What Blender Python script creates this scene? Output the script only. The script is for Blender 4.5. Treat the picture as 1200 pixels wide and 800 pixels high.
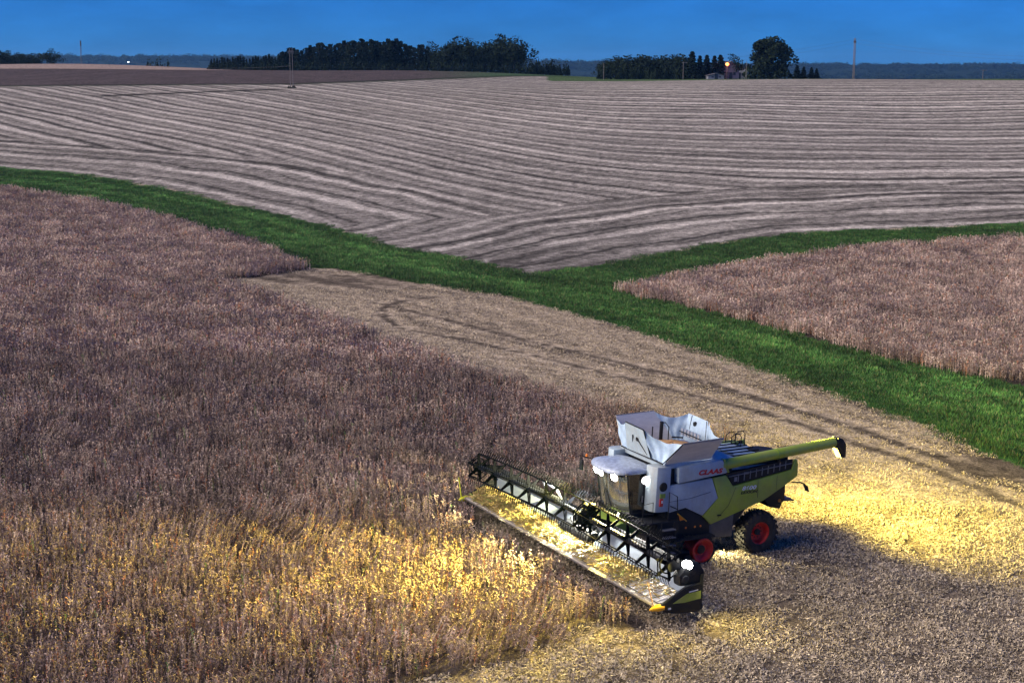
import bpy, bmesh, math, random
import numpy as np
from mathutils import Vector, Matrix, Euler

for o in list(bpy.data.objects): bpy.data.objects.remove(o)
scene = bpy.context.scene
COL = scene.collection
R = math.radians
rng = np.random.default_rng(7)
random.seed(7)

# ------------------------------------------------------------------ camera
CAMZ = 17.5
cd = bpy.data.cameras.new('camera'); cam = bpy.data.objects.new('camera', cd); COL.objects.link(cam)
cam.location = (0, 0, CAMZ); cam.rotation_euler = (R(90 - 10.143), 0, 0)
cd.sensor_width = 36; cd.lens = 54; cd.clip_start = .5; cd.clip_end = 12000
scene.camera = cam

# ------------------------------------------------------------------ dusk sky and soft afterglow
SUN_EL, SUN_AZ = 28, 262            # azimuth from +Y towards +X: the glow is on the left
w = bpy.data.worlds.new('World'); scene.world = w; w.use_nodes = True
nt = w.node_tree; nt.nodes.clear()
sky = nt.nodes.new('ShaderNodeTexSky'); sky.sky_type = 'NISHITA'; sky.sun_disc = False
sky.sun_elevation = R(SUN_EL); sky.sun_rotation = R(SUN_AZ)
sky.altitude = 0; sky.air_density = 1.0; sky.dust_density = 0.0; sky.ozone_density = 10.0
tint = nt.nodes.new('ShaderNodeMix'); tint.data_type = 'RGBA'; tint.blend_type = 'MULTIPLY'
tint.inputs[0].default_value = 1.0; tint.inputs[7].default_value = (0.10, 0.53, 1.40, 1)
bg = nt.nodes.new('ShaderNodeBackground'); bg.inputs[1].default_value = 0.06
wo = nt.nodes.new('ShaderNodeOutputWorld')
tcw = nt.nodes.new('ShaderNodeTexCoord'); mpw = nt.nodes.new('ShaderNodeMapping'); mpw.inputs['Scale'].default_value = (16, 16, 60)
cl = nt.nodes.new('ShaderNodeTexNoise'); cl.inputs['Scale'].default_value = 1.0; cl.inputs['Detail'].default_value = 6; cl.inputs['Roughness'].default_value = .6
clr = nt.nodes.new('ShaderNodeMapRange'); clr.inputs[1].default_value = .3; clr.inputs[2].default_value = .7; clr.inputs[3].default_value = .87; clr.inputs[4].default_value = 1.13
clm = nt.nodes.new('ShaderNodeMix'); clm.data_type = 'RGBA'; clm.blend_type = 'MULTIPLY'; clm.inputs[0].default_value = 1.0
nt.links.new(tcw.outputs['Generated'], mpw.inputs[0]); nt.links.new(mpw.outputs[0], cl.inputs['Vector']); nt.links.new(cl.outputs[0], clr.inputs[0])
nt.links.new(sky.outputs[0], clm.inputs[6]); nt.links.new(clr.outputs[0], clm.inputs[7]); nt.links.new(clm.outputs[2], tint.inputs[6]); nt.links.new(tint.outputs[2], bg.inputs[0]); nt.links.new(bg.outputs[0], wo.inputs[0])

sl = bpy.data.lights.new('sun', 'SUN'); sun = bpy.data.objects.new('sun', sl); COL.objects.link(sun)
sl.energy = 4.8; sl.angle = R(70); sl.color = (1.0, .88, .77)
sdir = Vector((math.sin(R(SUN_AZ)) * math.cos(R(SUN_EL)), math.cos(R(SUN_AZ)) * math.cos(R(SUN_EL)), math.sin(R(SUN_EL))))
sun.rotation_euler = (-sdir).to_track_quat('-Z', 'Y').to_euler()

vs = scene.view_settings
vs.view_transform = 'Standard'; vs.look = 'None'; vs.gamma = 1.0; vs.exposure = 0.45; vs.use_curve_mapping = False
scene.render.engine = 'CYCLES'
cy = scene.cycles
cy.max_bounces = 6; cy.diffuse_bounces = 2; cy.glossy_bounces = 3; cy.transmission_bounces = 6; cy.transparent_max_bounces = 8
cy.sample_clamp_indirect = 1.5; cy.caustics_reflective = False; cy.caustics_refractive = False
cy.use_denoising = True

# ------------------------------------------------------------------ helpers
def tag(o, label=None, cat=None, group=None, kind=None):
    if label: o['label'] = label
    if cat: o['category'] = cat
    if group: o['group'] = group
    if kind: o['kind'] = kind
    return o

def link(o, parent=None):
    COL.objects.link(o)
    if parent is not None: o.parent = parent
    return o

def empty(name, loc=(0, 0, 0), rz=0, parent=None):
    o = bpy.data.objects.new(name, None); o.location = loc; o.rotation_euler = (0, 0, rz); o.empty_display_size = .3
    return link(o, parent)

def mat(name, col, rough=.6, metal=0, var=.15, scale=3.0, bump=0, bscale=40, spec=.5, coat=0, attr=False, stretch=None, dust=0):
    """principled material with a little procedural dirt; attr multiplies by the 'Col' attribute"""
    m = bpy.data.materials.new(name); m.use_nodes = True
    t = m.node_tree; b = t.nodes['Principled BSDF']
    b.inputs['Roughness'].default_value = rough; b.inputs['Metallic'].default_value = metal
    b.inputs['Specular IOR Level'].default_value = spec; b.inputs['Coat Weight'].default_value = coat
    tc = t.nodes.new('ShaderNodeTexCoord')
    n = t.nodes.new('ShaderNodeTexNoise'); n.inputs['Scale'].default_value = scale; n.inputs['Detail'].default_value = 6; n.inputs['Roughness'].default_value = .65
    src = tc.outputs['Object']
    if stretch:
        mp = t.nodes.new('ShaderNodeMapping'); mp.inputs['Scale'].default_value = stretch
        t.links.new(src, mp.inputs[0]); src = mp.outputs[0]
    t.links.new(src, n.inputs['Vector'])
    mr = t.nodes.new('ShaderNodeMapRange'); mr.inputs[1].default_value = .3; mr.inputs[2].default_value = .7
    mr.inputs[3].default_value = 1 - var; mr.inputs[4].default_value = 1 + var
    t.links.new(n.outputs[0], mr.inputs[0])
    mx = t.nodes.new('ShaderNodeMix'); mx.data_type = 'RGBA'; mx.blend_type = 'MULTIPLY'; mx.inputs[0].default_value = 1
    if attr:
        a = t.nodes.new('ShaderNodeAttribute'); a.attribute_name = 'Col'
        t.links.new(a.outputs['Color'], mx.inputs[6])
    else: mx.inputs[6].default_value = (*col, 1)
    t.links.new(mr.outputs[0], mx.inputs[7]); t.links.new(mx.outputs[2], b.inputs['Base Color'])
    if dust:
        n3 = t.nodes.new('ShaderNodeTexNoise'); n3.inputs['Scale'].default_value = 1.7; n3.inputs['Detail'].default_value = 11; n3.inputs['Roughness'].default_value = .72
        m3 = t.nodes.new('ShaderNodeMapping'); m3.inputs['Scale'].default_value = (1, 1, .45); t.links.new(tc.outputs['Object'], m3.inputs[0]); t.links.new(m3.outputs[0], n3.inputs['Vector'])
        r3 = t.nodes.new('ShaderNodeMapRange'); r3.inputs[1].default_value = .42; r3.inputs[2].default_value = .72; r3.inputs[3].default_value = 0; r3.inputs[4].default_value = dust; t.links.new(n3.outputs[0], r3.inputs[0])
        x3 = t.nodes.new('ShaderNodeMix'); x3.data_type = 'RGBA'; x3.inputs[7].default_value = (.30, .25, .17, 1); t.links.new(r3.outputs[0], x3.inputs[0]); t.links.new(mx.outputs[2], x3.inputs[6]); t.links.new(x3.outputs[2], b.inputs['Base Color'])
        q3 = t.nodes.new('ShaderNodeMapRange'); q3.inputs[3].default_value = rough; q3.inputs[4].default_value = .9; t.links.new(r3.outputs[0], q3.inputs[0]); t.links.new(q3.outputs[0], b.inputs['Roughness'])
    if bump:
        n2 = t.nodes.new('ShaderNodeTexNoise'); n2.inputs['Scale'].default_value = bscale; n2.inputs['Detail'].default_value = 4
        t.links.new(tc.outputs['Object'], n2.inputs['Vector'])
        bp = t.nodes.new('ShaderNodeBump'); bp.inputs['Strength'].default_value = bump; bp.inputs['Distance'].default_value = .02
        t.links.new(n2.outputs[0], bp.inputs['Height']); t.links.new(bp.outputs[0], b.inputs['Normal'])
    return m

def emis(name, col, strength):
    m = bpy.data.materials.new(name); m.use_nodes = True
    b = m.node_tree.nodes['Principled BSDF']; b.inputs['Base Color'].default_value = (*col, 1)
    b.inputs['Emission Color'].default_value = (*col, 1); b.inputs['Emission Strength'].default_value = strength
    return m

class MB:
    """collects shapes and links them as ONE mesh object"""
    def __init__(s): s.v = []; s.f = []; s.c = []
    def add(s, vs_, fs_, c=None):
        k = len(s.v); s.v += [tuple(p) for p in vs_]; s.f += [tuple(i + k for i in f) for f in fs_]
        s.c += [c if c is not None else (1, 1, 1)] * len(vs_); return s
    def box(s, c, d, rot=None):
        d = Vector(d) / 2; M = (Euler(rot).to_matrix() if rot is not None and not isinstance(rot, Matrix) else rot) or Matrix.Identity(3)
        p = [Vector(c) + M @ Vector((x * d.x, y * d.y, z * d.z)) for x in (-1, 1) for y in (-1, 1) for z in (-1, 1)]
        return s.add(p, [(0, 1, 3, 2), (4, 6, 7, 5), (0, 4, 5, 1), (2, 3, 7, 6), (0, 2, 6, 4), (1, 5, 7, 3)])
    def bb(s, a, b): return s.box([(a[i] + b[i]) / 2 for i in range(3)], [abs(a[i] - b[i]) for i in range(3)])
    def prism(s, poly, y0, y1, axis=1):
        """poly in the plane of the two other axes, extruded along axis"""
        def P(p, t):
            return (p[0], t, p[1]) if axis == 1 else ((t, p[0], p[1]) if axis == 0 else (p[0], p[1], t))
        n = len(poly); p = [P(q, y0) for q in poly] + [P(q, y1) for q in poly]
        return s.add(p, [tuple(range(n))[::-1], tuple(range(n, 2 * n))] + [(i, (i + 1) % n, n + (i + 1) % n, n + i) for i in range(n)])
    def slab(s, pts, th):
        """flat polygon in space given thickness th along its normal"""
        P = [Vector(p) for p in pts]; nrm = Vector((0, 0, 0))
        for i in range(len(P)): nrm += (P[i] - P[0]).cross(P[(i + 1) % len(P)] - P[0])
        nrm.normalize(); n = len(P)
        return s.add(P + [q + nrm * th for q in P], [tuple(range(n))[::-1], tuple(range(n, 2 * n))] + [(i, (i + 1) % n, n + (i + 1) % n, n + i) for i in range(n)])
    def tube(s, pts, r, n=8, cap=True):
        P = [Vector(p) for p in pts]; rs = r if isinstance(r, (list, tuple)) else [r] * len(P); k0 = len(s.v); V = []; F = []
        for i, p in enumerate(P):
            d = ((P[min(i + 1, len(P) - 1)] - P[max(i - 1, 0)])).normalized()
            a = d.cross(Vector((0, 0, 1)) if abs(d.z) < .9 else Vector((1, 0, 0))).normalized(); b = d.cross(a)
            for j in range(n):
                t = 2 * math.pi * (j + .5) / n; V.append(p + (a * math.cos(t) + b * math.sin(t)) * rs[i])
        for i in range(len(P) - 1):
            for j in range(n): F.append((i * n + j, i * n + (j + 1) % n, (i + 1) * n + (j + 1) % n, (i + 1) * n + j))
        if cap: F += [tuple(range(n))[::-1], tuple(range((len(P) - 1) * n, len(P) * n))]
        return s.add(V, F)
    def lathe(s, prof, c, axis=1, n=32, close=False):
        """prof = [(radius, offset along axis)] turned about the axis"""
        V = []; F = []; m = len(prof)
        for j in range(n):
            t = 2 * math.pi * j / n; ct, st = math.cos(t), math.sin(t)
            for r_, o_ in prof:
                q = (r_ * ct, o_, r_ * st) if axis == 1 else ((o_, r_ * ct, r_ * st) if axis == 0 else (r_ * ct, r_ * st, o_))
                V.append((c[0] + q[0], c[1] + q[1], c[2] + q[2]))
        for j in range(n):
            k = (j + 1) % n
            for i in range(m - 1 if not close else m):
                i2 = (i + 1) % m; F.append((j * m + i, j * m + i2, k * m + i2, k * m + i))
        return s.add(V, F)
    def patch(s, a, b, c, d, n=10, fn=None):
        """bilinear sheet a-b-c-d; fn(u,v) gives an offset vector"""
        a, b, c, d = map(Vector, (a, b, c, d)); V = []
        for i in range(n + 1):
            for j in range(n + 1):
                u, v = i / n, j / n; p = (a * (1 - u) + b * u) * (1 - v) + (d * (1 - u) + c * u) * v
                V.append(p + (Vector(fn(u, v)) if fn else Vector((0, 0, 0))))
        return s.add(V, [(i * (n + 1) + j, (i + 1) * (n + 1) + j, (i + 1) * (n + 1) + j + 1, i * (n + 1) + j + 1) for i in range(n) for j in range(n)])
    def mesh(s, name, m=None, bevel=0, smooth=35, col=False):
        me = bpy.data.meshes.new(name); me.from_pydata(s.v, [], s.f); me.update()
        bm = bmesh.new(); bm.from_mesh(me)
        bmesh.ops.recalc_face_normals(bm, faces=bm.faces)
        if bevel:
            es = [e for e in bm.edges if len(e.link_faces) == 2 and e.calc_face_angle(0) > .6]
            bmesh.ops.bevel(bm, geom=es, offset=bevel, segments=2, affect='EDGES', profile=.6, clamp_overlap=True)
        bm.to_mesh(me); bm.free()
        if col and not bevel:
            at = me.color_attributes.new('Col', 'FLOAT_COLOR', 'POINT')
            at.data.foreach_set('color', np.c_[np.array(s.c, 'f'), np.ones(len(s.c), 'f')].ravel())
        if m: me.materials.append(m)
        if smooth:
            me.polygons.foreach_set('use_smooth', [True] * len(me.polygons)); me.set_sharp_from_angle(angle=R(smooth))
        return me
    def build(s, name, m, parent=None, bevel=0, smooth=35, col=False):
        return link(bpy.data.objects.new(name, s.mesh(name, m, bevel, smooth, col)), parent)

def np_mesh(name, V, F, m=None, col=None, smooth=True):
    me = bpy.data.meshes.new(name); k = F.shape[1]
    me.vertices.add(len(V)); me.vertices.foreach_set('co', np.asarray(V, 'f').ravel())
    me.loops.add(F.size); me.loops.foreach_set('vertex_index', F.astype('i').ravel())
    me.polygons.add(len(F)); me.polygons.foreach_set('loop_start', np.arange(0, F.size, k, dtype='i'))
    me.update(calc_edges=True)
    if col is not None:
        at = me.color_attributes.new('Col', 'FLOAT_COLOR', 'POINT')
        at.data.foreach_set('color', np.c_[np.asarray(col, 'f'), np.ones(len(V), 'f')].ravel())
    me.polygons.foreach_set('use_smooth', np.full(len(F), smooth))
    if m: me.materials.append(m)
    return me

def scatter(name, pts, rot, scl, var, variants, kind='stuff', tone=None):
    """one 'stuff' object: patch meshes instanced on points"""
    coll = bpy.data.collections.new(name + '_patches')
    for i, me in enumerate(variants):
        o = bpy.data.objects.new('%s_patch_%02d' % (name, i), me); coll.objects.link(o)
    me = bpy.data.meshes.new(name); n = len(pts)
    me.vertices.add(n); me.vertices.foreach_set('co', np.asarray(pts, 'f').ravel())
    a = me.attributes.new('rot', 'FLOAT_VECTOR', 'POINT'); a.data.foreach_set('vector', np.asarray(rot, 'f').ravel())
    a = me.attributes.new('scl', 'FLOAT_VECTOR', 'POINT'); a.data.foreach_set('vector', np.asarray(scl, 'f').ravel())
    a = me.attributes.new('var', 'INT', 'POINT'); a.data.foreach_set('value', np.asarray(var, 'i'))
    a = me.attributes.new('tone', 'FLOAT', 'POINT'); a.data.foreach_set('value', np.asarray(np.ones(n) if tone is None else tone, 'f'))
    o = link(bpy.data.objects.new(name, me)); tag(o, kind=kind)
    g = bpy.data.node_groups.new(name + '_scatter', 'GeometryNodeTree')
    g.interface.new_socket('Geometry', in_out='INPUT', socket_type='NodeSocketGeometry')
    g.interface.new_socket('Geometry', in_out='OUTPUT', socket_type='NodeSocketGeometry')
    N, L = g.nodes.new, g.links.new
    gi, go = N('NodeGroupInput'), N('NodeGroupOutput')
    ci = N('GeometryNodeCollectionInfo'); ci.inputs[0].default_value = coll; ci.inputs[1].default_value = True; ci.inputs[2].default_value = True
    ip = N('GeometryNodeInstanceOnPoints'); ip.inputs['Pick Instance'].default_value = True
    def na(nm, ty):
        x = N('GeometryNodeInputNamedAttribute'); x.data_type = ty; x.inputs[0].default_value = nm; return x.outputs[0]
    er = N('FunctionNodeEulerToRotation')
    L(na('rot', 'FLOAT_VECTOR'), er.inputs[0]); L(er.outputs[0], ip.inputs['Rotation'])
    L(na('scl', 'FLOAT_VECTOR'), ip.inputs['Scale']); L(na('var', 'INT'), ip.inputs['Instance Index'])
    L(gi.outputs[0], ip.inputs['Points']); L(ci.outputs[0], ip.inputs['Instance']); L(ip.outputs[0], go.inputs[0])
    md = o.modifiers.new('scatter', 'NODES'); md.node_group = g
    return o

# ------------------------------------------------------------------ terrain
def sm(a, b, t):
    u = np.clip((t - a) / (b - a), 0, 1); return u * u * (3 - 2 * u)
def ramp(y, a, b, s):
    u = np.clip((y - a) / (b - a), 0, 1); return s * (b - a) * (u**3 - u**4 / 2) + s * np.maximum(y - b, 0)
def hgt(x, y):
    x = np.asarray(x, float); y = np.asarray(y, float)
    near = -2.6 * np.tanh(.05 * (x - 4.887) / 2.6) * (1 - .85 * sm(90, 190, y))
    xr = sm(-40, 50, x); S = .071 + .0135 * xr
    hill = ramp(y, 125, 215, S) - ramp(y, 300, 385, S - .030 * (1 - xr) + .004 * xr) - ramp(y, 440, 520, .030 * (1 - xr) + .014)
    low = np.maximum(hill, -8); hill = hill + (low - hill) * sm(600, 900, y)
    roll = .35 * np.sin(x / 23 + 1.3) * sm(60, 120, y) * np.sin(y / 37) + .7 * np.sin(x / 61 + y / 90) * sm(150, 260, y) * (1 - sm(380, 460, y))
    far = (.5 * sm(400, 460, y) + 1.15 * sm(462, 505, y)) * (1 - sm(520, 640, y)) * (1 - sm(-150, -70, x))
    return near + hill + roll + far
def hz(x, y): return float(hgt(x, y))

def vnoise(x, y, seed=0):
    """smooth value noise, 0..1"""
    xi, yi = np.floor(x).astype(np.int64), np.floor(y).astype(np.int64); fx, fy = x - xi, y - yi
    fx, fy = fx * fx * (3 - 2 * fx), fy * fy * (3 - 2 * fy)
    def h(a, b):
        n = (a * 374761393 + b * 668265263 + seed * 982451653) & 0xffffffff
        n = ((n ^ (n >> 13)) * 1274126177) & 0xffffffff
        return ((n ^ (n >> 16)) & 0xffff) / 65535.
    return (h(xi, yi) * (1 - fx) + h(xi + 1, yi) * fx) * (1 - fy) + (h(xi, yi + 1) * (1 - fx) + h(xi + 1, yi + 1) * fx) * fy
def fbm(x, y, seed=0, o=4):
    r, a, t = 0, 1, 0
    for i in range(o): r = r + a * vnoise(x * 2**i, y * 2**i, seed + i); t += a; a *= .55
    return r / t
def inpoly(x, y, P):
    r = np.zeros(x.shape, bool); n = len(P)
    for i in range(n):
        (x1, y1), (x2, y2) = P[i], P[(i + 1) % n]
        if y1 == y2: continue
        r ^= ((y1 > y) != (y2 > y)) & (x < (x2 - x1) * (y - y1) / (y2 - y1) + x1)
    return r
def pdist(x, y, P):
    d = np.full(x.shape, 1e9)
    for (x1, y1), (x2, y2) in zip(P[:-1], P[1:]):
        L2 = (x2 - x1)**2 + (y2 - y1)**2; t = np.clip(((x - x1) * (x2 - x1) + (y - y1) * (y2 - y1)) / L2, 0, 1)
        d = np.minimum(d, np.hypot(x - x1 - t * (x2 - x1), y - y1 - t * (y2 - y1)))
    return d

# boundaries of the fields, metres on the ground
GU = [(-110, 232), (-70, 211), (-56.6, 204.6), (-42.7, 192.6), (-29.6, 177.4), (-17.9, 161.1), (-11.5, 147.8), (-4.7, 140.5), (1.5, 130.1), (6.9, 137), (13.1, 146.3), (20.9, 156.4), (29, 162.6), (36.9, 165.5), (46.6, 167.4), (56.5, 169.4), (90, 172)]
RS_UP = [(85, 163), (53, 158.7), (43.5, 156), (33.8, 151.4), (24, 143), (14.7, 131.4), (8.3, 120.9)]
RS_LO = [(8.7, 119.5), (12.9, 115.1), (18, 106.2), (22.3, 98.5), (26.4, 93.2), (30.4, 89.4), (42, 80)]
GL = [(31, 58), (23.8, 69.4), (22.7, 72.1), (21.7, 76.2), (18.8, 82.6), (15.3, 90), (11, 97.3), (6, 106.1), (0, 115.9), (-6.8, 121.4), (-14.9, 130)]
LS_UP = [(-17.4, 129.4), (-24.4, 146), (-36.9, 165.9), (-50.4, 181.6), (-64, 192.4), (-105, 215)]
POLY_GRASS = GU + RS_UP + RS_LO + GL + LS_UP
POLY_RSOY = RS_UP[1:] + RS_LO + [(60, 85), (95, 150)]
CUT = [(-16.9, 128.3), (-20.5, 121.8), (-23.3, 118.7), (-17.3, 109.9), (-7.9, 93.8), (-1.9, 84.6), (4.5, 79), (11.0, 72)]

# combine frame (forward, left, up) on the slope
CB = Matrix(((-0.86936207, 0.49160006, 0.05038823), (-0.49222533, -0.87046782, 0), (0.04386133, -0.02480236, 0.99872971)))
CO = Vector((4.887, 53.854, 0))
def cw(x, y, z=0): return CO + CB @ Vector((x, y, z))
c1, c2, c3, c4 = cw(-6.5, -6.8), cw(4.0, -6.75), cw(4.0, 6.4), cw(5.4, 6.2)
FRONT = [(2.7, 46.0), (.5, 43.6), (-1, 41.9), (-2.6, 40.9), (-5, 38.5), (-9, 35), (-14, 31), (-60, 31)]
POLY_LSOY = CUT + [tuple(c1.xy), tuple(c2.xy), tuple(c3.xy), tuple(c4.xy)] + FRONT + [(-110, 150), (-105, 214)] + LS_UP[::-1][1:]
FARBAND = [(-330, 300), (-114.3, 347.4), (-87.4, 354.5), (-52.3, 366.9), (-32.8, 399.5), (0, 447.8), (20, 470)]

def ground_grid():
    ys = [14.]
    while ys[-1] < 125: ys.append(ys[-1] * 1.0042 + .03)
    while ys[-1] < 440: ys.append(ys[-1] + .62)
    while ys[-1] < 620: ys.append(ys[-1] * 1.0042 + .03)
    while ys[-1] < 7000: ys.append(ys[-1] * 1.06)
    ys = np.array([-60, -20, 0, 8] + ys)
    us = np.r_[np.linspace(-2.4, -.5, 14)[:-1], np.linspace(-.5, .5, 421), np.linspace(.5, 2.4, 14)[1:]]
    Y, U = np.meshgrid(ys, us, indexing='ij'); X = U * np.maximum(np.abs(Y), 30)
    return X, Y
GX, GY = ground_grid()
gx, gy = GX.ravel(), GY.ravel()

def ground_colour(x, y):
    wob = (fbm(x / 2.1, y / 2.1, 5) - .5) * 1.6 * np.clip(y / 100, .6, 1.5)
    xw, yw = x + wob, y + (fbm(x / 2.3, y / 2.3, 9) - .5) * 2.0 * np.clip(y / 100, .5, 1.5)
    n1, n2, n3 = fbm(x / 1.3, y / 1.3, 1), fbm(x / 9, y / 9, 2), fbm(x / 30, y / 30, 3)
    n4 = fbm(x / .5, y / .5, 4, 2)
    # freshly cut stubble, with wheel marks and soil showing through
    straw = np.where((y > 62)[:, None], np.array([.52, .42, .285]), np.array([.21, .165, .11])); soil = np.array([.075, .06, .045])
    T1 = [(-5.5, 114), (-8.0, 111.5), (-9.2, 107), (-8.6, 102.5), (-7.2, 98.8), (-2.1, 94.7), (2, 90.6), (13.4, 78.3), (19, 69), (21.4, 63.1), (26, 54)]
    T2 = [(-10, 110), (0, 97.4), (12, 84.3), (17.4, 76.3), (20.9, 68.9), (24, 62)]
    def marks(T, wd, a):
        d = pdist(x + (n1 - .5) * .5, y, T); return a * np.exp(-(d / wd)**2)
    dk = (marks(T1, .34, 1) + marks([(p[0] + 1.1, p[1] + 2.0) for p in T1[2:]], .30, .8) + marks(T2, .36, 1) + marks([(p[0] + 1.3, p[1] + 1.6) for p in T2], .30, .7)) * sm(.18, .42, n4)
    # rows of the last passes run along the cut edge
    dc = pdist(x, y, GL); row = .5 + .5 * np.sin(dc * 2 * math.pi / 3.3 + n2 * 4)
    dk = dk + .5 * row * sm(.3, .7, n2) * sm(58, 66, y)
    dk = dk + .75 * np.exp(-(dc / 1.1)**2) * sm(.25, .6, n1)
    corner = np.exp(-(np.hypot((x - 22.3) / 2.6, (y - 69.0) / 3.2))**2) + .9 * np.exp(-(np.hypot((x + 14) / 6.5, (y - 121.5) / 5.0))**2)
    dk = dk + corner * .75
    # sweeping marks in the foreground, round the turn
    rr = np.hypot(x - 2, y - 66); dk = dk + .22 * (.5 + .5 * np.sin(rr * 2 * math.pi / 2.6 + n2 * 5)) * (1 - sm(56, 62, y))
    dk = np.clip(dk + (sm(.52, .75, n1) * .35 + sm(.5, .8, n4) * .25), 0, .92)[:, None]
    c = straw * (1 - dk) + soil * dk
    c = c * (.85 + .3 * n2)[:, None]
    # soil under the standing crop
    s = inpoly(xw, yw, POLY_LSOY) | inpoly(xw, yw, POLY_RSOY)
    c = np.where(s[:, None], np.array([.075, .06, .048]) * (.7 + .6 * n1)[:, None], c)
    # combed far field: windrows follow the contour, headland passes follow the grass
    gu = pdist(x, y, GU); far = (y > 120) & ~inpoly(x, y, POLY_GRASS + []) & (inpoly(x, y, GU + [(700, 172), (2400, 900), (-2400, 900), (-700, 300)]))
    q = x + (fbm(x / 40, y / 40, 21) - .5) * 14
    gcurve = -.62 * x + .56 * 36 * np.log(np.cosh((q + 8) / 36)) + 3.2 * np.sin(x / 31 + y / 60) + 2.2 * np.sin(x / 17 + 2)
    ph = y - gcurve + (fbm(x / 14, y / 14, 22) - .5) * 1.5
    gl_, gr_ = pdist(x, y, GU[:9]), pdist(x, y, GU[8:]); hn = (fbm(x / 18, y / 30, 24) - .5)
    hr_ = gr_ < 34 + hn * 24; gr_ = np.where(x < 4, gr_ + (4 - x) * .35, gr_); head = hr_ | (gl_ < 25 + hn * 12); gu = np.where(hr_, gr_, gl_)
    ph = np.where(head, gu * 1.0 + (fbm(x / 9, y / 9, 23) - .5) * 4, ph)
    per = np.where(head, 9.0, 9.4 + 2.0 * (1 - sm(-60, 20, x)))
    ri = np.floor(ph / per); t = (ph / per) % 1.0
    h1 = vnoise(ri * 1.0, np.floor(x / 400) * 0 + 3.0, 71); h2 = vnoise(ri * 1.0, ri * 0 + 9.0, 72); h3 = vnoise(ri * 1.0, ri * 0 + 5.0, 73)
    def bump(c_, w_, e_): return sm(0, e_, w_ - np.abs(((t - c_ + .5) % 1.0) - .5))
    jt = (fbm(x / 5, ph / 4, 74, 2) - .5) * .08; t = (t + jt) % 1.0
    st = (.55 + .6 * h1) * bump(.26 + .08 * h2, .10 + .05 * h3, .035) + (.2 + .5 * h2) * bump(.80, .055, .03) - (.6 + .7 * h3) * bump(.56 + .05 * h1, .045 + .05 * h2, .03) - (.3 + .6 * h2) * bump(.02, .03, .02) - (.2 + .4 * h1) * bump(.44, .02, .02)
    st = st * (.55 + .75 * fbm(x / 13, y / 13, 25)) + (fbm(x / 1.0, y / 1.0, 26) - .5) * 1.0 + (fbm(ph / 1.1, x / 18, 27) - .5) * .8
    k = np.clip(.36 + .56 * st, 0, 1)
    k = np.where(head & (x > -2), k * (.55 + .6 * sm(.35, .65, fbm(x / 12, gu / 5, 28))), k)
    k = k - .15 * np.exp(-(np.hypot((x - 2) / 13, (y - 137) / 11))**2)
    k = np.clip(k, 0, 1)[:, None]
    fc = np.array([.062, .056, .047]) * (1 - k) + np.array([.54, .485, .40]) * k
    fc = fc * (.82 + .36 * n3)[:, None]
    c = np.where(far[:, None], fc, c)
    # crop strips beyond the far field boundary, left; grass towards the middle
    fb = inpoly(x, y, FARBAND + [(40, 620), (-1500, 620), (-1500, 200)])
    bandc = np.array([.085, .068, .064]) * (.75 + .5 * fbm(x / 3, y / 8, 31))[:, None]
    gl = sm(-30, 2, x + (n3 - .5) * 25)[:, None]
    bandc = bandc * (1 - gl) + np.array([.06, .10, .05]) * gl
    ly = 466 + .04 * (x + 130); lt = (sm(-1, 1, y - ly) * (1 - sm(-100, -80, x)))[:, None]; bandc = bandc * (1 - lt) + np.array([.30, .23, .185]) * lt
    bandc = bandc * (1 - .75 * (np.exp(-((y - ly) / 2.0)**2) * (1 - sm(-100, -80, x)))[:, None])
    c = np.where(fb[:, None], bandc, c)
    edge = np.exp(-(pdist(x, y, FARBAND) / 3.2)**2)[:, None]; c = c * (1 - .82 * edge) + np.array([.02, .03, .015]) * edge * .82
    rg = ((x > 10) & (y > 418 + 8 * (n3 - .5))); gr = np.array([.07, .11, .045]) * (.8 + .4 * n2)[:, None]
    c = np.where((rg & ~fb)[:, None], gr, c)
    l2 = np.array([[-96, 377.0], [-60, 374], [-44, 372], [-38, 371]])  # dark weedy strip
    e2 = np.exp(-(pdist(x, y, [(-84, 322), (-66, 335), (-52, 346)]) / 2.0)**2)[:, None]; c = c * (1 - .85 * e2)
    # far plain
    pl_ = (y > 640)[:, None]; c = np.where(pl_, np.array([.06, .075, .05]) * (.6 + .8 * fbm(x / 150, y / 200, 33))[:, None], c)
    # grass waterway
    g = inpoly(xw, yw, POLY_GRASS); mow = .5 + .5 * np.sin(pdist(x, y, GL) * 2 * math.pi / 4.2 + n2 * 3)
    gc = np.array([.040, .105, .024]) * (.6 + .5 * n1 + .4 * mow * n2)[:, None]
    c = np.where(g[:, None], gc, c)
    return np.clip(c, .005, 1)

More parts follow.
